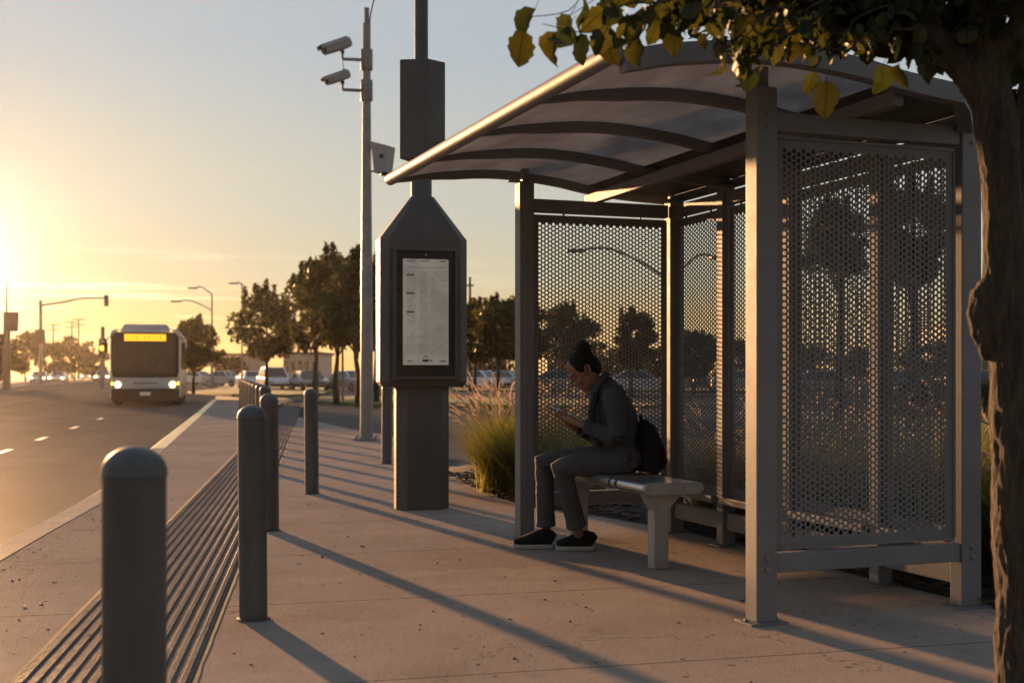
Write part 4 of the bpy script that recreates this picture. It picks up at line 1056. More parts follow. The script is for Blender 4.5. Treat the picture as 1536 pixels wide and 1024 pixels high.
def far_tree(px, base, top, wpx, label, seed): 
    q = G(px, base, -.1); h_ = zt_(top, q.y); return make_tree('distant_tree', label, q, h_, wpx / FPX * q.y, h_ * .2, seed, 'leaf_far', n=1500, size=.34, group=FT, ncl=18, sprigs=5)
fl = [(-20, 582, 500, 90, 'hazy tree at the far left edge below the billboard'), (38, 574, 497, 60, 'hazy tree under the low sun, left of the mast arm'), (84, 573, 515, 60, 'hazy low tree right of the mast-arm pole'),
      (112, 572, 506, 60, 'hazy square-topped tree between mast arm and bus'), (140, 571, 522, 44, 'hazy low tree at the left side of the bus'), (335, 573, 528, 44, 'low tree behind the twin-arm street lamp'), (352, 573, 535, 46, 'low dark tree right of the twin-arm street lamp'),
      (655, 575, 520, 90, 'low tree line clump behind the pylon shaft'), (735, 575, 528, 100, 'broad low tree behind the parked cars right of the pylon'), (905, 575, 515, 100, 'low tree behind the seated person\'s head'), (1000, 575, 520, 90, 'low tree behind the far back corner'),
      (1100, 575, 512, 110, 'low tree seen left of the near shelter post'), (1195, 575, 520, 90, 'low far tree seen at the left of the near end panel'), (1295, 575, 522, 100, 'low far tree seen at the middle of the near end panel'), (1395, 575, 515, 90, 'low far tree seen at the right of the near end panel')]
for i, (a, b, c, d, l) in enumerate(fl): far_tree(a, b, c, d, l, 40 + i)
# clipped hedge
def hedge(loc, sx, sy, sz, label):
    o = thing('hedge', label, 'hedge', loc); r = np.random.default_rng(3); n = 5200
    p = (r.random((n, 3)) - .5); ax = r.integers(0, 3, n); p[np.arange(n), ax] = np.sign(p[np.arange(n), ax]) * (.5 - .06 * r.random(n)); p *= np.array([sx, sy, sz]); p[:, 2] += sz / 2
    nn = r.normal(size=(n, 3)); a = np.cross(nn, r.normal(size=(n, 3))); a /= np.linalg.norm(a, axis=1)[:, None]; b = np.cross(nn, a); b /= np.linalg.norm(b, axis=1)[:, None]; s_ = .05
    v = np.stack([p - a * s_, p - b * s_ * .5, p + a * s_, p + b * s_ * .5], 1).reshape(-1, 3); np_mesh('leaves', v, np.arange(4 * n).reshape(-1, 4), 'hedge', o)
    mb = MB(); mb.box((0, 0, sz / 2 - .02), (sx * .93, sy * .9, sz * .9)); mb.build('branches', 'bark', o, 0)
hedge((12.6, 34.5, .02), 4.6, 1.1, .88, 'clipped dark hedge at the lawn edge beside the foreground trunk')

# ------------------------------------------------------------------ foreground tree
FD = 4.4
ft = thing('shade_tree', 'dark-barked tree in the right foreground with backlit leaves overhanging the shelter', 'tree', G(1552, 1080))
ft.location = (P(1550, 1070, FD).x, FD, 0); FO = Vector(ft.location); ft.location.x += .016
def T(x, y, d=FD): return P(x, y, d) - FO
def limb(mb, pts, rpx, n=16, d=FD, rough=.12, seed=0, sub=7):
    c = catmull([Vector(p) for p in pts], sub); rs = [float(x) for x in np.interp(np.linspace(0, len(rpx) - 1, len(c)), range(len(rpx)), rpx)]
    o = len(mb.v); mb.tube(c, [q * d / FPX for q in rs], n, ref=(1, .1, 0) if abs((c[-1] - c[0]).normalized().z) > .7 else None)
    for i in range(len(c)):
        for j in range(n):
            k = o + i * n + j; v = Vector(mb.v[k]); dv = v - c[i]; m_ = 1 + rough * noise.noise(Vector((v.x * 9, v.y * 9, v.z * 4)) + Vector((seed, 0, 0))) + rough * .6 * noise.noise(Vector((v.x * 32, v.y * 32, v.z * 7)))
            mb.v[k] = tuple(c[i] + dv * m_)
    return c
tk = MB()
c0 = limb(tk, [T(1556, 1100), T(1549, 1010), T(1541, 850), T(1533, 700), T(1524, 560), T(1514, 480), T(1503, 380), T(1496, 290), T(1484, 180), T(1472, 60), T(1466, -60), T(1470, -260), T(1490, -520)], [70, 60, 55, 52, 46, 42, 32, 28, 31, 27, 25, 20, 12], 28, sub=12)
c1 = limb(tk, [T(1484, 190), T(1458, 130), T(1420, 84), T(1370, 36), T(1310, 0), T(1230, -34, 4.3), T(1120, -60, 4.15), T(980, -90, 4.0)], [24, 23, 21, 18, 15, 12, 9, 5], 16, sub=8)
c2 = limb(tk, [T(1530, 690, 4.4), T(1546, 590, 4.5), T(1551, 460, 4.68), T(1538, 300, 4.8), T(1536, 150, 4.85), T(1560, 0, 4.9), T(1600, -160, 5)], [24, 24, 21, 19, 17, 15, 10], 14)
c3 = limb(tk, [T(1488, 110), T(1530, 20, 4.3), T(1600, -90, 4.2), T(1680, -200, 4.1)], [20, 17, 13, 8], 12)
c4 = limb(tk, [T(1400, 62), T(1330, 62, 4.45), T(1250, 30, 4.6), T(1150, 0, 4.8), T(1060, -20, 5.0)], [10, 8, 6, 5, 3], 10)
c5 = limb(tk, [T(1466, -60), T(1380, -200, 4.6), T(1250, -330, 4.9), T(1100, -420, 5.2)], [16, 13, 9, 5], 10)
tk.tube([T(1476, 540), T(1470, 500), T(1465, 470), T(1470, 440), T(1484, 410)], [.02, .045, .05, .045, .02], 12)
merged('trunk', tk, 'fg_bark', .009, ft, 1)
tko = [o_ for o_ in ft.children if o_.name.startswith('trunk')][0]; me_ = tko.data; nrm_ = [tuple(v.normal) for v in me_.vertices]
for v, nn in zip(me_.vertices, nrm_):
    p_ = v.co; q = Vector((p_.x * 42, p_.y * 42, p_.z * 7)); q2 = Vector((p_.x * 75, p_.y * 75, p_.z * 20))
    wv_ = noise.noise(Vector((p_.x * 6, p_.y * 6, p_.z * 3))) * 1.5
    a_ = 1 - abs(noise.noise(q + Vector((wv_, wv_, 0)))) * 2; b_ = noise.noise(q2)
    v.co = p_ + Vector(nn) * ((.0058 * max(-1, a_ - .6) + .003 * b_))
me_.update()
# serrated leaves
def leaf_template(nv=9):
    mid = []; L = []; Rr = []
    for i in range(nv + 1):
        f = i / nv; w_ = .36 * math.sin(math.pi * f ** .82) ** .85 if 0 < f < 1 else .0
        tooth = .055 if i % 2 else -.012
        z = -.16 * f * f; mid.append((0, f, z)); L.append((-(w_ + (tooth if 0 < f < 1 else 0)), f - (.03 if i % 2 else 0), z + w_ * .35)); Rr.append((w_ + (tooth if 0 < f < 1 else 0), f - (.03 if i % 2 else 0), z + w_ * .35))
    V = np.array(mid + L + Rr); n = nv + 1; F = []
    for i in range(nv): F += [(i, i + 1, n + i + 1, n + i), (i + 1, i, 2 * n + i, 2 * n + i + 1)]
    st = np.array([(-.012, -.28, .03), (.012, -.28, .03), (.014, .02, 0), (-.014, .02, 0)]); k = len(V); V = np.concatenate([V, st]); F.append((k, k + 1, k + 2, k + 3))
    return V, np.array(F)
LV, LF = leaf_template()
class Leaves:
    def __init__(s): s.v = []; s.f = []; s.n = 0
    def add(s, base, direc, size, roll, r=random):
        y = Vector(direc).normalized(); x = y.orthogonal().normalized(); x = Matrix.Rotation(roll, 3, y) @ x; z = x.cross(y)
        m_ = np.array(Matrix((x, y, z)).transposed()); v = LV.copy(); v[:, 0] *= r.uniform(.8, 1.1); v[:, 2] *= r.uniform(.2, 3.0); v[:, 2] += r.uniform(-.25, .1) * np.abs(v[:, 0]) * 1.4 + r.uniform(-.12, .12) * np.sin(v[:, 1] * 7 + r.uniform(0, 6))
        v[:, 0] += r.uniform(-.12, .12) * v[:, 1] ** 2
        w_ = (v * size) @ m_.T + np.array(base) + np.array(y) * size * .28; s.v.append(w_); s.f.append(LF + s.n); s.n += len(v)
    def build(s, name, m_, par):
        o = np_mesh(name, np.concatenate(s.v), np.concatenate(s.f), m_, par); a = o.data.attributes.new('leaf_uv', 'FLOAT_VECTOR', 'POINT'); a.data.foreach_set('vector', np.tile(LV.astype(np.float32), (len(s.v), 1)).ravel()); return o
rl = random.Random(21); LS = Leaves(); tw = MB()
def twig(pts, n, size, spread=.9, droop=.9, rad=.0035, lim=False):
    if lim:
        w_ = Vector(pts[-1]) + FO
        if HY - (w_.z - CAMH) / w_.y * FPX > np.interp(CX + w_.x / w_.y * FPX, LX, LYM): return
    p0_, p1_, p2_ = [Vector(p) for p in pts]; jj = (p2_ - p0_).length * .07; J = lambda: Vector((rl.gauss(0, jj), rl.gauss(0, jj), rl.gauss(0, jj)))
    c = catmull([p0_, p0_.lerp(p1_, .5) + J(), p1_ + J() * .6, p1_.lerp(p2_, .5) + J(), p2_], 4); tw.tube(c, list(np.linspace(rad, rad * .35, len(c))), 6)
    for i in range(n):
        f = (i + rl.random()) / n; k = min(int(f * (len(c) - 1)), len(c) - 2); b = c[k].lerp(c[k + 1], f * (len(c) - 1) - k); d = (c[k + 1] - c[k]).normalized()
        side = d.cross(Vector((0, 0, 1))); side = side.normalized() if side.length > .01 else Vector((0, 1, 0))
        v = d * rl.uniform(0, .6) + side * rl.choice((-1, 1)) * rl.uniform(.2, spread) + Vector((0, 0, -droop * rl.uniform(.5, 1.4)))
        if lim:
            w_ = b + FO; px_ = CX + w_.x / w_.y * FPX; py_ = HY - (w_.z - CAMH - size * 1.1) / w_.y * FPX
            if py_ > np.interp(px_, LX, LYM) + 12: continue
        LS.add(b + v.normalized() * .01, v, size * rl.uniform(.55, 1.25), rl.uniform(0, 6.28), rl)
# hand-placed hanging leaves and sprays (photo pixel, depth)
def spray(x0, y0, x1, y1, d, n, size, **k): 
    a, b = T(x0, y0, d), T(x1, y1, d - .1); twig([a, a.lerp(b, .5) + Vector((0, .03, .03)), b], n, size, **k)
spray(1010, -20, 778, 26, 4.0, 6, .105); spray(1040, -10, 806, 36, 3.95, 5, .115); spray(1010, -10, 850, 22, 4.1, 6, .105); spray(1060, 0, 930, 30, 4.0, 7, .105); spray(1130, -5, 985, 16, 4.1, 8, .085)
spray(1120, -10, 1058, 30, 4.0, 6, .085); spray(1180, 10, 1080, 84, 4.0, 16, .07); spray(1190, 20, 1112, 90, 4.05, 14, .065); spray(1230, 0, 1150, 56, 4.1, 16, .07); spray(1290, 62, 1222, 100, 4.0, 7, .06)
spray(1330, 30, 1240, 50, 4.1, 12, .06); spray(1370, 40, 1322, 62, 4.05, 6, .06); spray(1400, 60, 1385, 96, 4.3, 10, .05); spray(1330, 10, 1290, 70, 4.2, 12, .055); spray(1180, -10, 1120, 40, 4.2, 14, .065); spray(1260, 0, 1200, 60, 4.2, 14, .06)
LX = [700, 780, 1000, 1050, 1150, 1250, 1300, 1400, 1440, 1475, 1505, 1560]; LYM = [-40, -15, 12, 70, 80, 62, 72, 96, 70, 40, 150, 170]
def one(x, y, size, dx=0, d=4.0, roll=1.5): LS.add(T(x, y, d), (dx, .15, -1), size, roll, rl)
one(1234, 104, .125, -.05); one(1322, 84, .10, -.15, 4.05, .4); one(1344, 84, .085, .12, 4.05, 2.0); one(832, 34, .105, -.35); one(862, 36, .105, .1); one(900, 32, .115, .25); one(948, 44, .095, -.05); one(992, 20, .11, .2); one(1064, 18, .07, .05); one(804, 0, .115, -.6)
# fill along the limbs
for c, n_, sp in ((c1, 210, .45), (c4, 150, .36), (c5, 80, .5), (c2, 80, .45), (c3, 60, .5)):
    for i in range(n_):
        b = c[rl.randrange(len(c) // 4, len(c))]; d = Vector((rl.gauss(0, 1), abs(rl.gauss(.2, .8)), rl.gauss(.1, .55))).normalized(); e = b + d * rl.uniform(.4, 1) * sp
        twig([b, b.lerp(e, .5) + Vector((0, 0, .03)), e + Vector((0, 0, -.03))], rl.randint(8, 12), .07, lim=True)
for c, lo in ((c0, 150),):
    for i in range(60):
        b = c[rl.randrange(int(len(c) * .78), len(c))]; d = Vector((rl.gauss(0, 1), rl.gauss(0, 1), rl.gauss(.2, .5))).normalized(); e = b + d * rl.uniform(.5, 1.3)
        twig([b, b.lerp(e, .5) + Vector((0, 0, .05)), e], rl.randint(8, 12), .075, lim=True)
LS.build('crown', 'leaf', ft); tw.build('twigs', 'fg_bark', ft, 60)

# ------------------------------------------------------------------ bus
BA = math.atan(.235)
bp = G(218, 609, -.13); bus = thing('bus', 'white city bus approaching with lit headlights and amber destination display', 'bus', (bp.x, bp.y, -.13), BA)
W2, BL, BH = 1.34, 11.6, 3.02
def rr_poly(w_, z0, z1, r, n=5):
    o = []
    for cx, cz, a0 in ((w_ - r, z1 - r, 0), (-w_ + r, z1 - r, 90)):
        for k in range(n + 1): a = R(a0 + 90 * k / n); o.append((cx + r * math.cos(a), cz + r * math.sin(a)))
    return o + [(-w_, z0), (w_, z0)]
mb = MB(); secs = [(-.02, .94, 0), (.05, .985, .0), (.35, 1, 0), (BL - .3, 1, 0), (BL, .95, 0)]; vs = []; base = rr_poly(W2, .34, BH, .22); n = len(base)
for y, k, _ in secs: vs += [(x * k, y, (z - 1.6) * (k * .5 + .5) + 1.6) for x, z in base]
mb.add(vs, [tuple(range(n)), tuple(range(len(secs) * n - 1, (len(secs) - 1) * n - 1, -1))] + [(i * n + j, i * n + (j + 1) % n, (i + 1) * n + (j + 1) % n, (i + 1) * n + j) for i in range(len(secs) - 1) for j in range(n)])
mb.build('body', 'bus_white', bus, 30)
mb = MB(); mb.prism([(-.95, BH - .02), (-.80, BH + .2), (.80, BH + .2), (.95, BH - .02)], .25, 4.2, 1); mb.build('roof_pod', 'bus_white', bus, 30, .05, 2)
def plate(mb, x0, x1, z0, z1, y, th=.02, r=.0):
    mb.box(((x0 + x1) / 2, y, (z0 + z1) / 2), (x1 - x0, th, z1 - z0))
mb = MB(); pl = [(-1.2, 1.12), (1.2, 1.12), (1.26, 1.35), (1.26, 2.7), (1.14, 2.87), (-1.14, 2.87), (-1.26, 2.7), (-1.26, 1.35)]; mb.prism(pl, -.05, -.018, 1); mb.build('windscreen_surround', 'bus_dark', bus, 30, .01, 2)
for a, b in ((-1.1, -.03), (.03, 1.1)):
    mb = MB(); mb.prism([(a + .03, 1.38), (b - .03, 1.38), (b, 1.45), (b, 2.42), (a, 2.42), (a, 1.45)], -.062, -.048, 1); mb.build('windscreen', 'windscreen', bus, 30)
mb = MB(); plate(mb, -.78, .78, 2.55, 2.81, -.056, .014); sg = mb.build('destination_sign', 'dest', bus, 0)
mb = MB()
for k in range(9): plate(mb, -.64 + k * .15, -.64 + k * .15 + (.035 if k % 3 else .012), 2.64 + .02 * (k % 2), 2.70 + .02 * (k % 3), -.0645, .002)
mb.build('sign_dots', 'bus_dark', sg, 0)
mb = MB(); mb.box((0, .02, .44), (2.58, .18, .50)); bu = mb.build('bumper', 'bus_dark', bus, 30, .05, 2)
mb = MB(); plate(mb, -.2, .2, .42, .56, -.076, .012); mb.build('licence_plate', 'plate', bu, 0)
mb = MB(); plate(mb, -.9, .9, .72, 1.10, -.03, .02); mb.build('front_panel', 'bus_white', bus, 30, .01, 2)
mb = MB(); plate(mb, -.45, .45, .88, .92, -.042, .01); mb.build('grille', 'bus_dark', bus, 0)
for sd in (-1, 1):
    mb = MB(); mb.box((sd * 1.08, -.015, .86), (.36, .06, .24)); hl_ = mb.build('headlight', 'bus_dark', bus, 30, .02, 2)
    mb = MB(); mb.lathe([(.115, 0), (.11, .02), (.03, .035)], 18); b_ = mb.build('lamp', 'head_on', hl_, 40); b_.location = (sd * 1.03, -.046, .85); b_.rotation_euler = (R(90), 0, 0)
    mb = MB(); mb.box((sd * 1.235, -.04, .89), (.09, .04, .13)); mb.build('turn_signal', 'amber', hl_, 30, .01, 1)
    mb = MB(); mb.tube([(sd * .18, -.07, 1.36), (sd * .45, -.085, 1.62), (sd * .60, -.075, 2.0)], .012, 6); mb.build('wiper', 'black', bus, 40)
    mb = MB(); mb.tube([(sd * 1.15, 0, 2.72), (sd * 1.38, -.22, 2.68), (sd * 1.44, -.26, 2.5)], .025, 8); mr = mb.build('mirror_arm', 'black', bus, 40)
    mb = MB(); mb.box((sd * 1.45, -.27, 2.28), (.16, .12, .42)); mb.build('mirror', 'black', mr, 30, .04, 2)
    for y in (2.6, 8.6):
        mb = MB(); mb.lathe([(.30, -.16), (.46, -.15), (.49, -.10), (.49, .10), (.46, .15), (.30, .16)], 24); wh = mb.build('wheel', 'rubber', bus, 40); wh.location = (sd * (W2 - .16), y, .49); wh.rotation_euler = (0, R(90), 0)
        mb = MB(); mb.lathe([(.29, -.165), (.27, -.10), (.1, -.12), (.1, .12), (.27, .10), (.29, .165)], 20); mb.build('rim', 'galv', wh, 40)
    for k in range(7):
        y0 = .55 + k * 1.5; mb = MB(); mb.box((sd * (W2 + .002), y0 + .7, 1.95), (.02, 1.38, 1.0)); mb.build('side_window', 'glass_dark', bus, 30, .005, 1)
    mb = MB(); mb.box((sd * (W2 - .003), BL / 2, .62), (.02, BL - 1.2, .5)); mb.build('side_skirt', 'bus_dark', bus, 30)
for sd in (-.7, .7):
    mb = MB(); mb.box((sd * 1.4, -.03, BH - .08), (.08, .05, .05)); mb.build('marker_lamp', 'amber', bus, 0)

# ------------------------------------------------------------------ cars
def make_car(name, label, loc, rz, lamps=False, suv=False, group='cars parked and driving in the distance', paint='car_white'):
    c = thing(name, label, 'car', loc, rz, group); hz = 1.68 if suv else 1.43; W = .9
    # side profile: (y along car, z)
    lo = [(-2.15, .30), (-2.2, .55), (-2.12, .74), (-1.95, .80), (-.95, .92), (2.0, .97), (2.18, .85), (2.2, .5), (2.12, .30)]
    mb = MB(); n = len(lo); vs = []
    for x, k in ((-W, .94), (-W * .97, 1), (W * .97, 1), (W, .94)):
        vs += [(x, y * (1 if abs(x) < W else .985), .3 + (z - .3) * k) for y, z in lo]
    mb.add(vs, [tuple(range(n)), tuple(range(4 * n - 1, 3 * n - 1, -1))] + [(i * n + j, i * n + (j + 1) % n, (i + 1) * n + (j + 1) % n, (i + 1) * n + j) for i in range(3) for j in range(n)])
    mb.build('body', paint, c, 30, .03, 2)
    re = 1.95 if suv else 1.45; cab = [(-1.0, .90, .84), (-.25, hz, .66), (re - .45, hz - .02, .66), (re + (.12 if suv else .4), .94, .84)]
    mb = MB(); vs = [(-w_, y, z) for y, z, w_ in cab] + [(w_, y, z) for y, z, w_ in cab]
    mb.add(vs, [(0, 1, 2, 3), (7, 6, 5, 4)] + [(i, (i + 1) % 4, 4 + (i + 1) % 4, 4 + i) for i in range(4)]); mb.build('cabin', paint, c, 30, .05, 2)
    def glass(a, b, c_, d, nm):
        q = [Vector(v) for v in (a, b, c_, d)]; nn = (q[1] - q[0]).cross(q[2] - q[0]).normalized(); ce = sum(q, Vector()) / 4
        if nn.dot(ce - Vector((0, .3, .9))) < 0: nn = -nn
        q = [ce + (v - ce) * .86 + nn * .008 for v in q]; m2 = MB(); m2.add(q, [(0, 1, 2, 3)]); m2.build(nm, 'glass_dark', c, 0)
    v = [Vector(x) for x in vs]
    glass(v[0], v[1], v[5], v[4], 'windscreen'); glass(v[3], v[2], v[6], v[7], 'rear_window'); glass(v[0], v[1], v[2], v[3], 'side_window'); glass(v[4], v[5], v[6], v[7], 'side_window')
    for sx in (-1, 1):
        for y in (-1.35, 1.35):
            m2 = MB(); m2.lathe([(.2, -.1), (.31, -.09), (.325, 0), (.31, .09), (.2, .1)], 18); wh = m2.build('wheel', 'rubber', c, 40); wh.location = (sx * .82, y, .325); wh.rotation_euler = (0, R(90), 0)
            m2 = MB(); m2.lathe([(.2, -.105), (.06, -.11), (.06, .11), (.2, .105)], 14); m2.build('rim', 'galv', wh, 40)
        m2 = MB(); m2.box((sx * .68, -2.17, .66), (.34, .08, .13)); m2.build('headlight', 'head_on' if lamps else 'cast', c, 30, .02, 1)
        m2 = MB(); m2.box((sx * .7, 2.18, .76), (.3, .06, .16)); m2.build('tail_light', 'red', c, 30, .02, 1)
    m2 = MB(); m2.box((0, -2.19, .43), (1.5, .06, .16)); m2.build('bumper', 'black', c, 30, .02, 1)
    return c
M['car_white'] = mat('car_white', (.6, .6, .6), .25, var=.05, coat=.6); M['car_silver'] = mat('car_silver', (.33, .34, .35), .3, .5, var=.05, coat=.6)
M['car_black'] = mat('car_black', (.015, .015, .017), .2, var=.1, coat=.8); M['car_blue'] = mat('car_blue_grey', (.10, .13, .17), .25, .3, var=.05, coat=.7)
cw = make_car('parked_car', 'white suv parked behind the far row of bollards', G(412, 586, -.12), R(22), suv=True)
cs = make_car('parked_car', 'silver car parked nose-in left of the white suv', G(379, 583, -.12), R(24)); 
for ob in cs.children: pass
cl_ = make_car('oncoming_car', 'light car with both headlights on, far down the road under the mast arm', G(88, 575, -.13), R(12), lamps=True)
dup(cl_, G(60, 575, -.13), R(12), 'car with headlights on just left of the other oncoming car')
dup(cl_, G(155, 573, -.13), R(12), 'car with headlights on close to the left side of the bus', scale=1.1)
dup(cl_, G(131, 569.5, -.13), R(12), 'smallest distant car with headlights, between the mast arm and bus')
def car(px, base, rz, label, kind, src): return dup(src, G(px, base, -.12), R(rz), label, remap={'car_white': kind} if kind != 'car_white' else None)
car(464, 587, 24, 'black car parked behind the slim bollard on the paving', 'car_black', cs)
car(300, 577, 60, 'white car parked behind the twin-arm lamp pole', 'car_white', cs)
car(340, 580, 60, 'silver car parked right of the twin-arm lamp pole', 'car_silver', cs)
car(528, 587, 40, 'silver car parked behind the tree trunks left of camera pole', 'car_silver', cs)
car(727, 584, 48, 'white car parked in the gap right of the pylon', 'car_white', cs)
car(768, 584, 50, 'silver car half hidden by front-left shelter post', 'car_silver', cs)
car(848, 592, 84, 'pale car seen through the far end panel before the person', 'car_silver', cs)
car(962, 592, 84, 'pale car seen through the far end panel behind the person', 'car_white', cs)
car(1040, 588, 80, 'blue-grey car seen through the back wall panel', 'car_blue', cs)
car(1120, 590, 84, 'silver car seen beside the near shelter post', 'car_silver', cs)
car(1240, 594, 84, 'pale silver car seen through the near end panel, left', 'car_silver', cs)
car(1370, 594, 86, 'blue-grey car seen through the near end panel, right', 'car_blue', cs)
car(1476, 592, 84, 'black car beyond the hedge beside the foreground trunk', 'car_black', cs)

# ------------------------------------------------------------------ street furniture far off
def lamp_post(px, base, top, label, arms, r=.09, z0=0.):
    q = G(px, base, z0); o = thing('street_lamp', label, 'street lamp', q, 0, 'street lamps'); D = q.y; H_ = zt_(top, D) - z0
    mb = MB(); mb.lathe([(r * 2.2, 0), (r * 2.2, .5), (r * 1.3, .9), (r, 1.2), (r * .6, H_)], 14); mb.build('pole', 'galv', o, 40)
    for ax, ay, hy in arms:                                            # arm tip px, tip y, root y
        x1 = (ax - px) / FPX * D; z1 = zt_(ay, D) - z0; zr = zt_(hy, D) - z0
        mb = MB(); mb.tube(catmull([(0, 0, zr), (x1 * .3, 0, zr + (z1 - zr) * .55), (x1 * .7, 0, z1 + .03), (x1, 0, z1)], 5), .045, 8); a_ = mb.build('arm', 'galv', o, 40)
        mb = MB(); mb.box((x1 + math.copysign(.3, x1), 0, z1 - .05), (.75, .32, .12)); mb.build('lamp_head', 'galv', a_, 30, .04, 2)
    return o
lamp_post(318, 582, 441, 'twin-arm street lamp standing right of the bus', [(270, 451, 466), (295, 431, 442)])
lamp_post(363, 581, 424, 'single-arm street lamp behind the bollard-row tree', [(356, 424, 428)], r=.08)
lamp_post(1002, 606, 372, 'curved-arm street lamp seen through the far end panel', [(876, 374, 420), (1068, 384, 430)], r=.08)
def signal(px, base, label, mast, head_x, head_y, arm_y, top_y, sign=None):
    q = G(px, base, -.0); D = q.y; o = thing('traffic_signal', label, 'traffic signal', q, 0, 'traffic signals'); X = lambda x: (x - px) / FPX * D; Z = lambda y: zt_(y, D)
    mb = MB(); mb.lathe([(.22, 0), (.18, .3), (.15, Z(top_y))], 14); mb.build('pole', 'galv', o, 40)
    if mast:
        mb = MB(); mb.tube(catmull([(0, 0, Z(arm_y)), (X(100), 0, Z(arm_y - 6)), (X(125), 0, Z(head_y - 2)), (X(head_x), 0, Z(head_y - 2))], 5), [.09] * 8 + [.07] * 8, 8); mb.build('mast_arm', 'galv', o, 40)
    hw = .17 * D / (105 if mast else 60)
    mb = MB(); mb.box((X(head_x), -.1, Z(head_y + 2)), (hw * 2, hw * 1.4, hw * 5.4)); hd_ = mb.build('signal_head', 'black', o, 30, .03, 2)
    for k in (-1, 0, 1):
        mb = MB(); mb.lathe([(hw * .7, 0), (hw * .66, .05)], 12); l_ = mb.build('lens', 'amber' if (k == 0 and not mast) else 'glass_dark', hd_, 40); l_.location = (X(head_x), -.1 - hw * .72, Z(head_y + 2) + k * hw * 1.75); l_.rotation_euler = (R(90), 0, 0)
    if sign:
        x0, x1, y0, y1 = sign; mb = MB(); mb.box(((X(x0) + X(x1)) / 2, -.25, (Z(y0) + Z(y1)) / 2), (X(x1) - X(x0), .08, Z(y0) - Z(y1))); mb.build('sign_panel', 'sign_dark', o, 30, .02, 1)
signal(61, 577, 'traffic signal on a long curved mast arm over the road', True, 160, 449, 458, 450, (54, 69, 494, 516))
signal(154, 582, 'pole-mounted traffic signal close to the left of the bus', False, 155, 520, 0, 490)
q = G(10, 584); bb_ = thing('billboard', 'square billboard with tall antenna mast at the left edge under the sun glow', 'billboard', q); D = q.y
mb = MB(); mb.lathe([(.28, 0), (.24, zt_(495, D))], 14); mb.build('post', 'sign_dark', bb_, 40)
mb = MB(); mb.box((.3, 0, (zt_(468, D) + zt_(497, D)) / 2), (20 / FPX * D, .4, zt_(468, D) - zt_(497, D))); mb.build('board', 'sign_dark', bb_, 30, .03, 1)
mb = MB(); mb.lathe([(.07, zt_(468, D)), (.03, zt_(420, D))], 8); mb.build('antenna', 'sign_dark', bb_, 40)
q = G(514, 601); rs = thing('route_sign', 'grey bus stop sign board on a slim pole before the street trees', 'sign', q, R(6)); D = q.y
mb = MB(); mb.lathe([(.05, 0), (.045, zt_(452, D))], 10); mb.build('pole', 'galv', rs, 40)
mb = MB(); mb.box((0, -.07, zt_(476, D)), (.52, .03, 22 / FPX * D)); b_ = mb.build('sign_board', 'sign_blue', rs, 30, .02, 2)
mb = MB(); mb.box((0, -.07, zt_(457, D)), (.62, .04, .32)); mb.build('header_board', 'sign_dark', rs, 30, .02, 2)
for k, w_ in enumerate((.34, .28, .36)):
    mb = MB(); mb.box((0, -.0875, zt_(470 + k * 5, D)), (w_, .003, .05)); mb.build('text_line', 'plate', b_, 0)
q = G(363, 583, 0); 
def util(px, base, top, label):
    q = G(px, base); D = q.y; o = thing('utility_pole', label, 'utility pole', q, 0, 'utility poles on the horizon'); H_ = zt_(top, D)
    mb = MB(); mb.lathe([(.22, 0), (.14, H_)], 8); mb.build('pole', 'bark', o, 40)
    for f in (.99, .9): 
        mb = MB(); mb.box((0, 0, H_ * f), (2.6, .15, .15)); mb.build('crossarm', 'bark', o, 0)
util(80, 568, 486, 'utility pole standing above the trees, left of the square-topped tree'); util(108, 568, 482, 'utility pole above the square-topped hazy tree'); util(118, 567.5, 478, 'thin utility pole nearest the left of the bus')
q = G(705, 586); o = thing('utility_pole', 'thin bare pole rising just right of the pylon', 'utility pole', q); H_ = zt_(416, q.y)
mb = MB(); mb.lathe([(.12, 0), (.07, H_), (.02, H_ + .05)], 10); mb.build('pole', 'bark', o, 40)
mb = MB(); mb.box((0, 0, H_ * .93), (.5, .1, .1)); mb.build('crossarm', 'bark', o, 0)
def building(px0, px1, base, top, label, wm, d_=14, rows=1, nwin=6):
    a, b = G(px0, base), G(px1, base); D = a.y; W = b.x - a.x; H_ = zt_(top, D); o = thing('building', label, 'building', (a.x + W / 2, D + d_ / 2, 0), 0, 'low buildings on the horizon')
    mb = MB(); mb.box((0, 0, H_ / 2), (W, d_, H_)); mb.build('wall', wm, o, 30)
    mb = MB(); mb.box((0, 0, H_ + .15), (W + .6, d_ + .6, .35)); mb.build('roof', 'roof_dark', o, 30)
    for r_ in range(rows):
        for k in range(nwin):
            x = -W / 2 + W * (k + .5) / nwin; zz = H_ * (r_ + .55) / rows; m2 = MB(); m2.box((x, -d_ / 2 - .02, zz), (W / nwin * .55, .08, H_ / rows * .42)); m2.build('window', 'glass_dark', o, 0)
building(425, 475, 572, 531, 'low pale building seen under the tree crowns right of the bollard row', 'wall_cream', nwin=5)
building(322, 372, 570, 533, 'low hazy building with dark roof behind the street lamps', 'wall_tan', nwin=5)
building(1440, 1560, 574, 486, 'pinkish two-storey building beside the foreground trunk', 'wall_cream', rows=2, nwin=8)
building(820, 1000, 570, 538, 'long low building beyond the car park, behind the end panel', 'wall_tan', nwin=12)

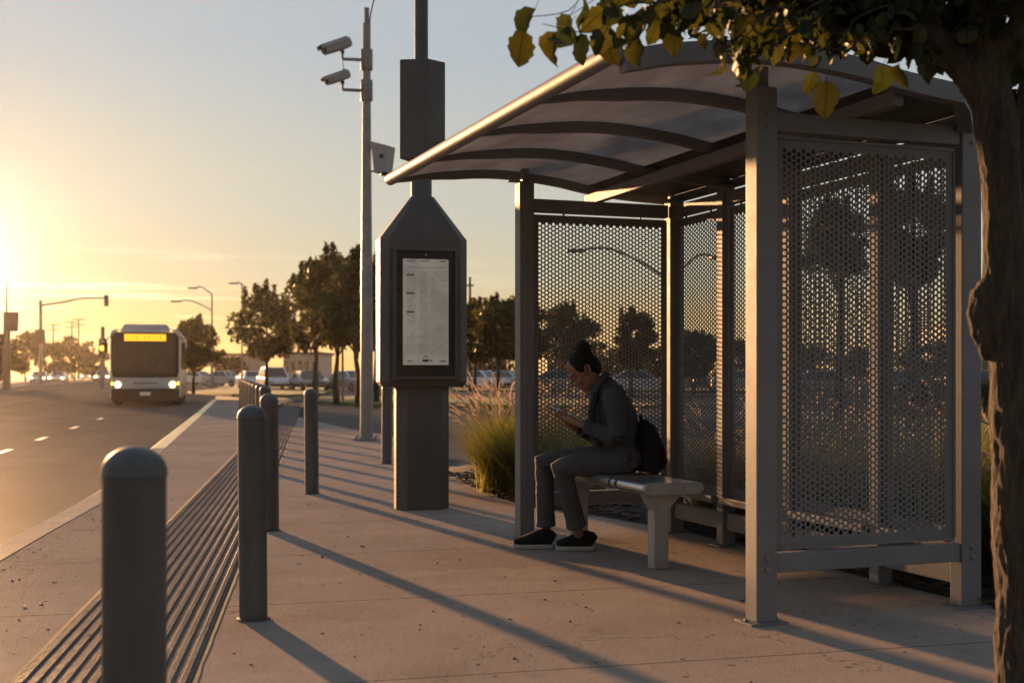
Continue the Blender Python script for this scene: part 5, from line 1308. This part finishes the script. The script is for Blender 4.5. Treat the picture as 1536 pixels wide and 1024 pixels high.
# ------------------------------------------------------------------ evening haze: one closed box of even air round the whole place
hz_m = bpy.data.materials.new('evening_air'); hz_m.use_nodes = True; t = NT(hz_m)
t.n.remove(t.n['Principled BSDF']); pv = t.new('ShaderNodeVolumePrincipled'); pv.inputs['Color'].default_value = (1, .93, .82, 1); pv.inputs['Density'].default_value = HAZE; pv.inputs['Anisotropy'].default_value = .8
t.link(pv.outputs[0], t.n['Material Output'].inputs['Volume']); M['air'] = hz_m
mb = MB(); mb.box((-20, 320, 6.1), (660, 760, 14.4)); o = mb.build('haze', 'air', None, 0); o['kind'] = 'stuff'

V = []; F = []; rg = random.Random(12)
for i in range(1500):
    y = rg.uniform(2.2, 13); x = rg.uniform(kx(y) + .35, 2.6) if rg.random() < .7 else kx(y) + .32 + abs(rg.gauss(0, .12))
    if -.02 < x - (tA.x + tL * (y - tA.y)) < tW + .02 and rg.random() < .6: continue
    r_ = rg.choice((.0025, .003, .004, .006, .009)) * rg.uniform(.7, 1.2); n0 = len(V); k = 5; a0 = rg.random() * 6
    zz = .006 if -.02 < x - (tA.x + tL * (y - tA.y)) < tW + .02 else .0
    for j in range(k): a = a0 + j * 6.283 / k; V.append((x + r_ * math.cos(a) * rg.uniform(.7, 1.3), y + r_ * math.sin(a) * rg.uniform(.7, 1.3), zz + .0005))
    V.append((x, y, zz + r_ * rg.uniform(.3, .9))); F += [(n0 + j, n0 + (j + 1) % k, n0 + k) for j in range(k)]
o = np_mesh('gravel_grit', np.array(V), np.array(F), 'grit'); tag(o, 'loose grit and crumbs scattered over the paving', 'grit', kind='stuff')
V = []; F = []
for i in range(70):
    y = 3 + 9 * rg.random(); x = rg.uniform(kx(y) + .4, 2.8); l_ = rg.uniform(.012, .03); a = rg.random() * 6.28; n0 = len(V); dx, dy = math.cos(a), math.sin(a); zz = .016 if -.02 < x - (tA.x + tL * (y - tA.y)) < tW + .02 else .002
    for p_, q_, h_ in ((-1, 0, .004), (-.2, -.42, .0), (1, 0, .008), (-.2, .42, .006)): V.append((x + l_ * (p_ * dx - q_ * dy), y + l_ * (p_ * dy + q_ * dx), zz + h_ * rg.uniform(.3, 1.3)))
    F.append((n0, n0 + 1, n0 + 2, n0 + 3))
o = np_mesh('leaf_litter', np.array(V), np.array(F), 'chip'); tag(o, 'small dry leaf scraps lying on the paving', 'leaf litter', kind='stuff')
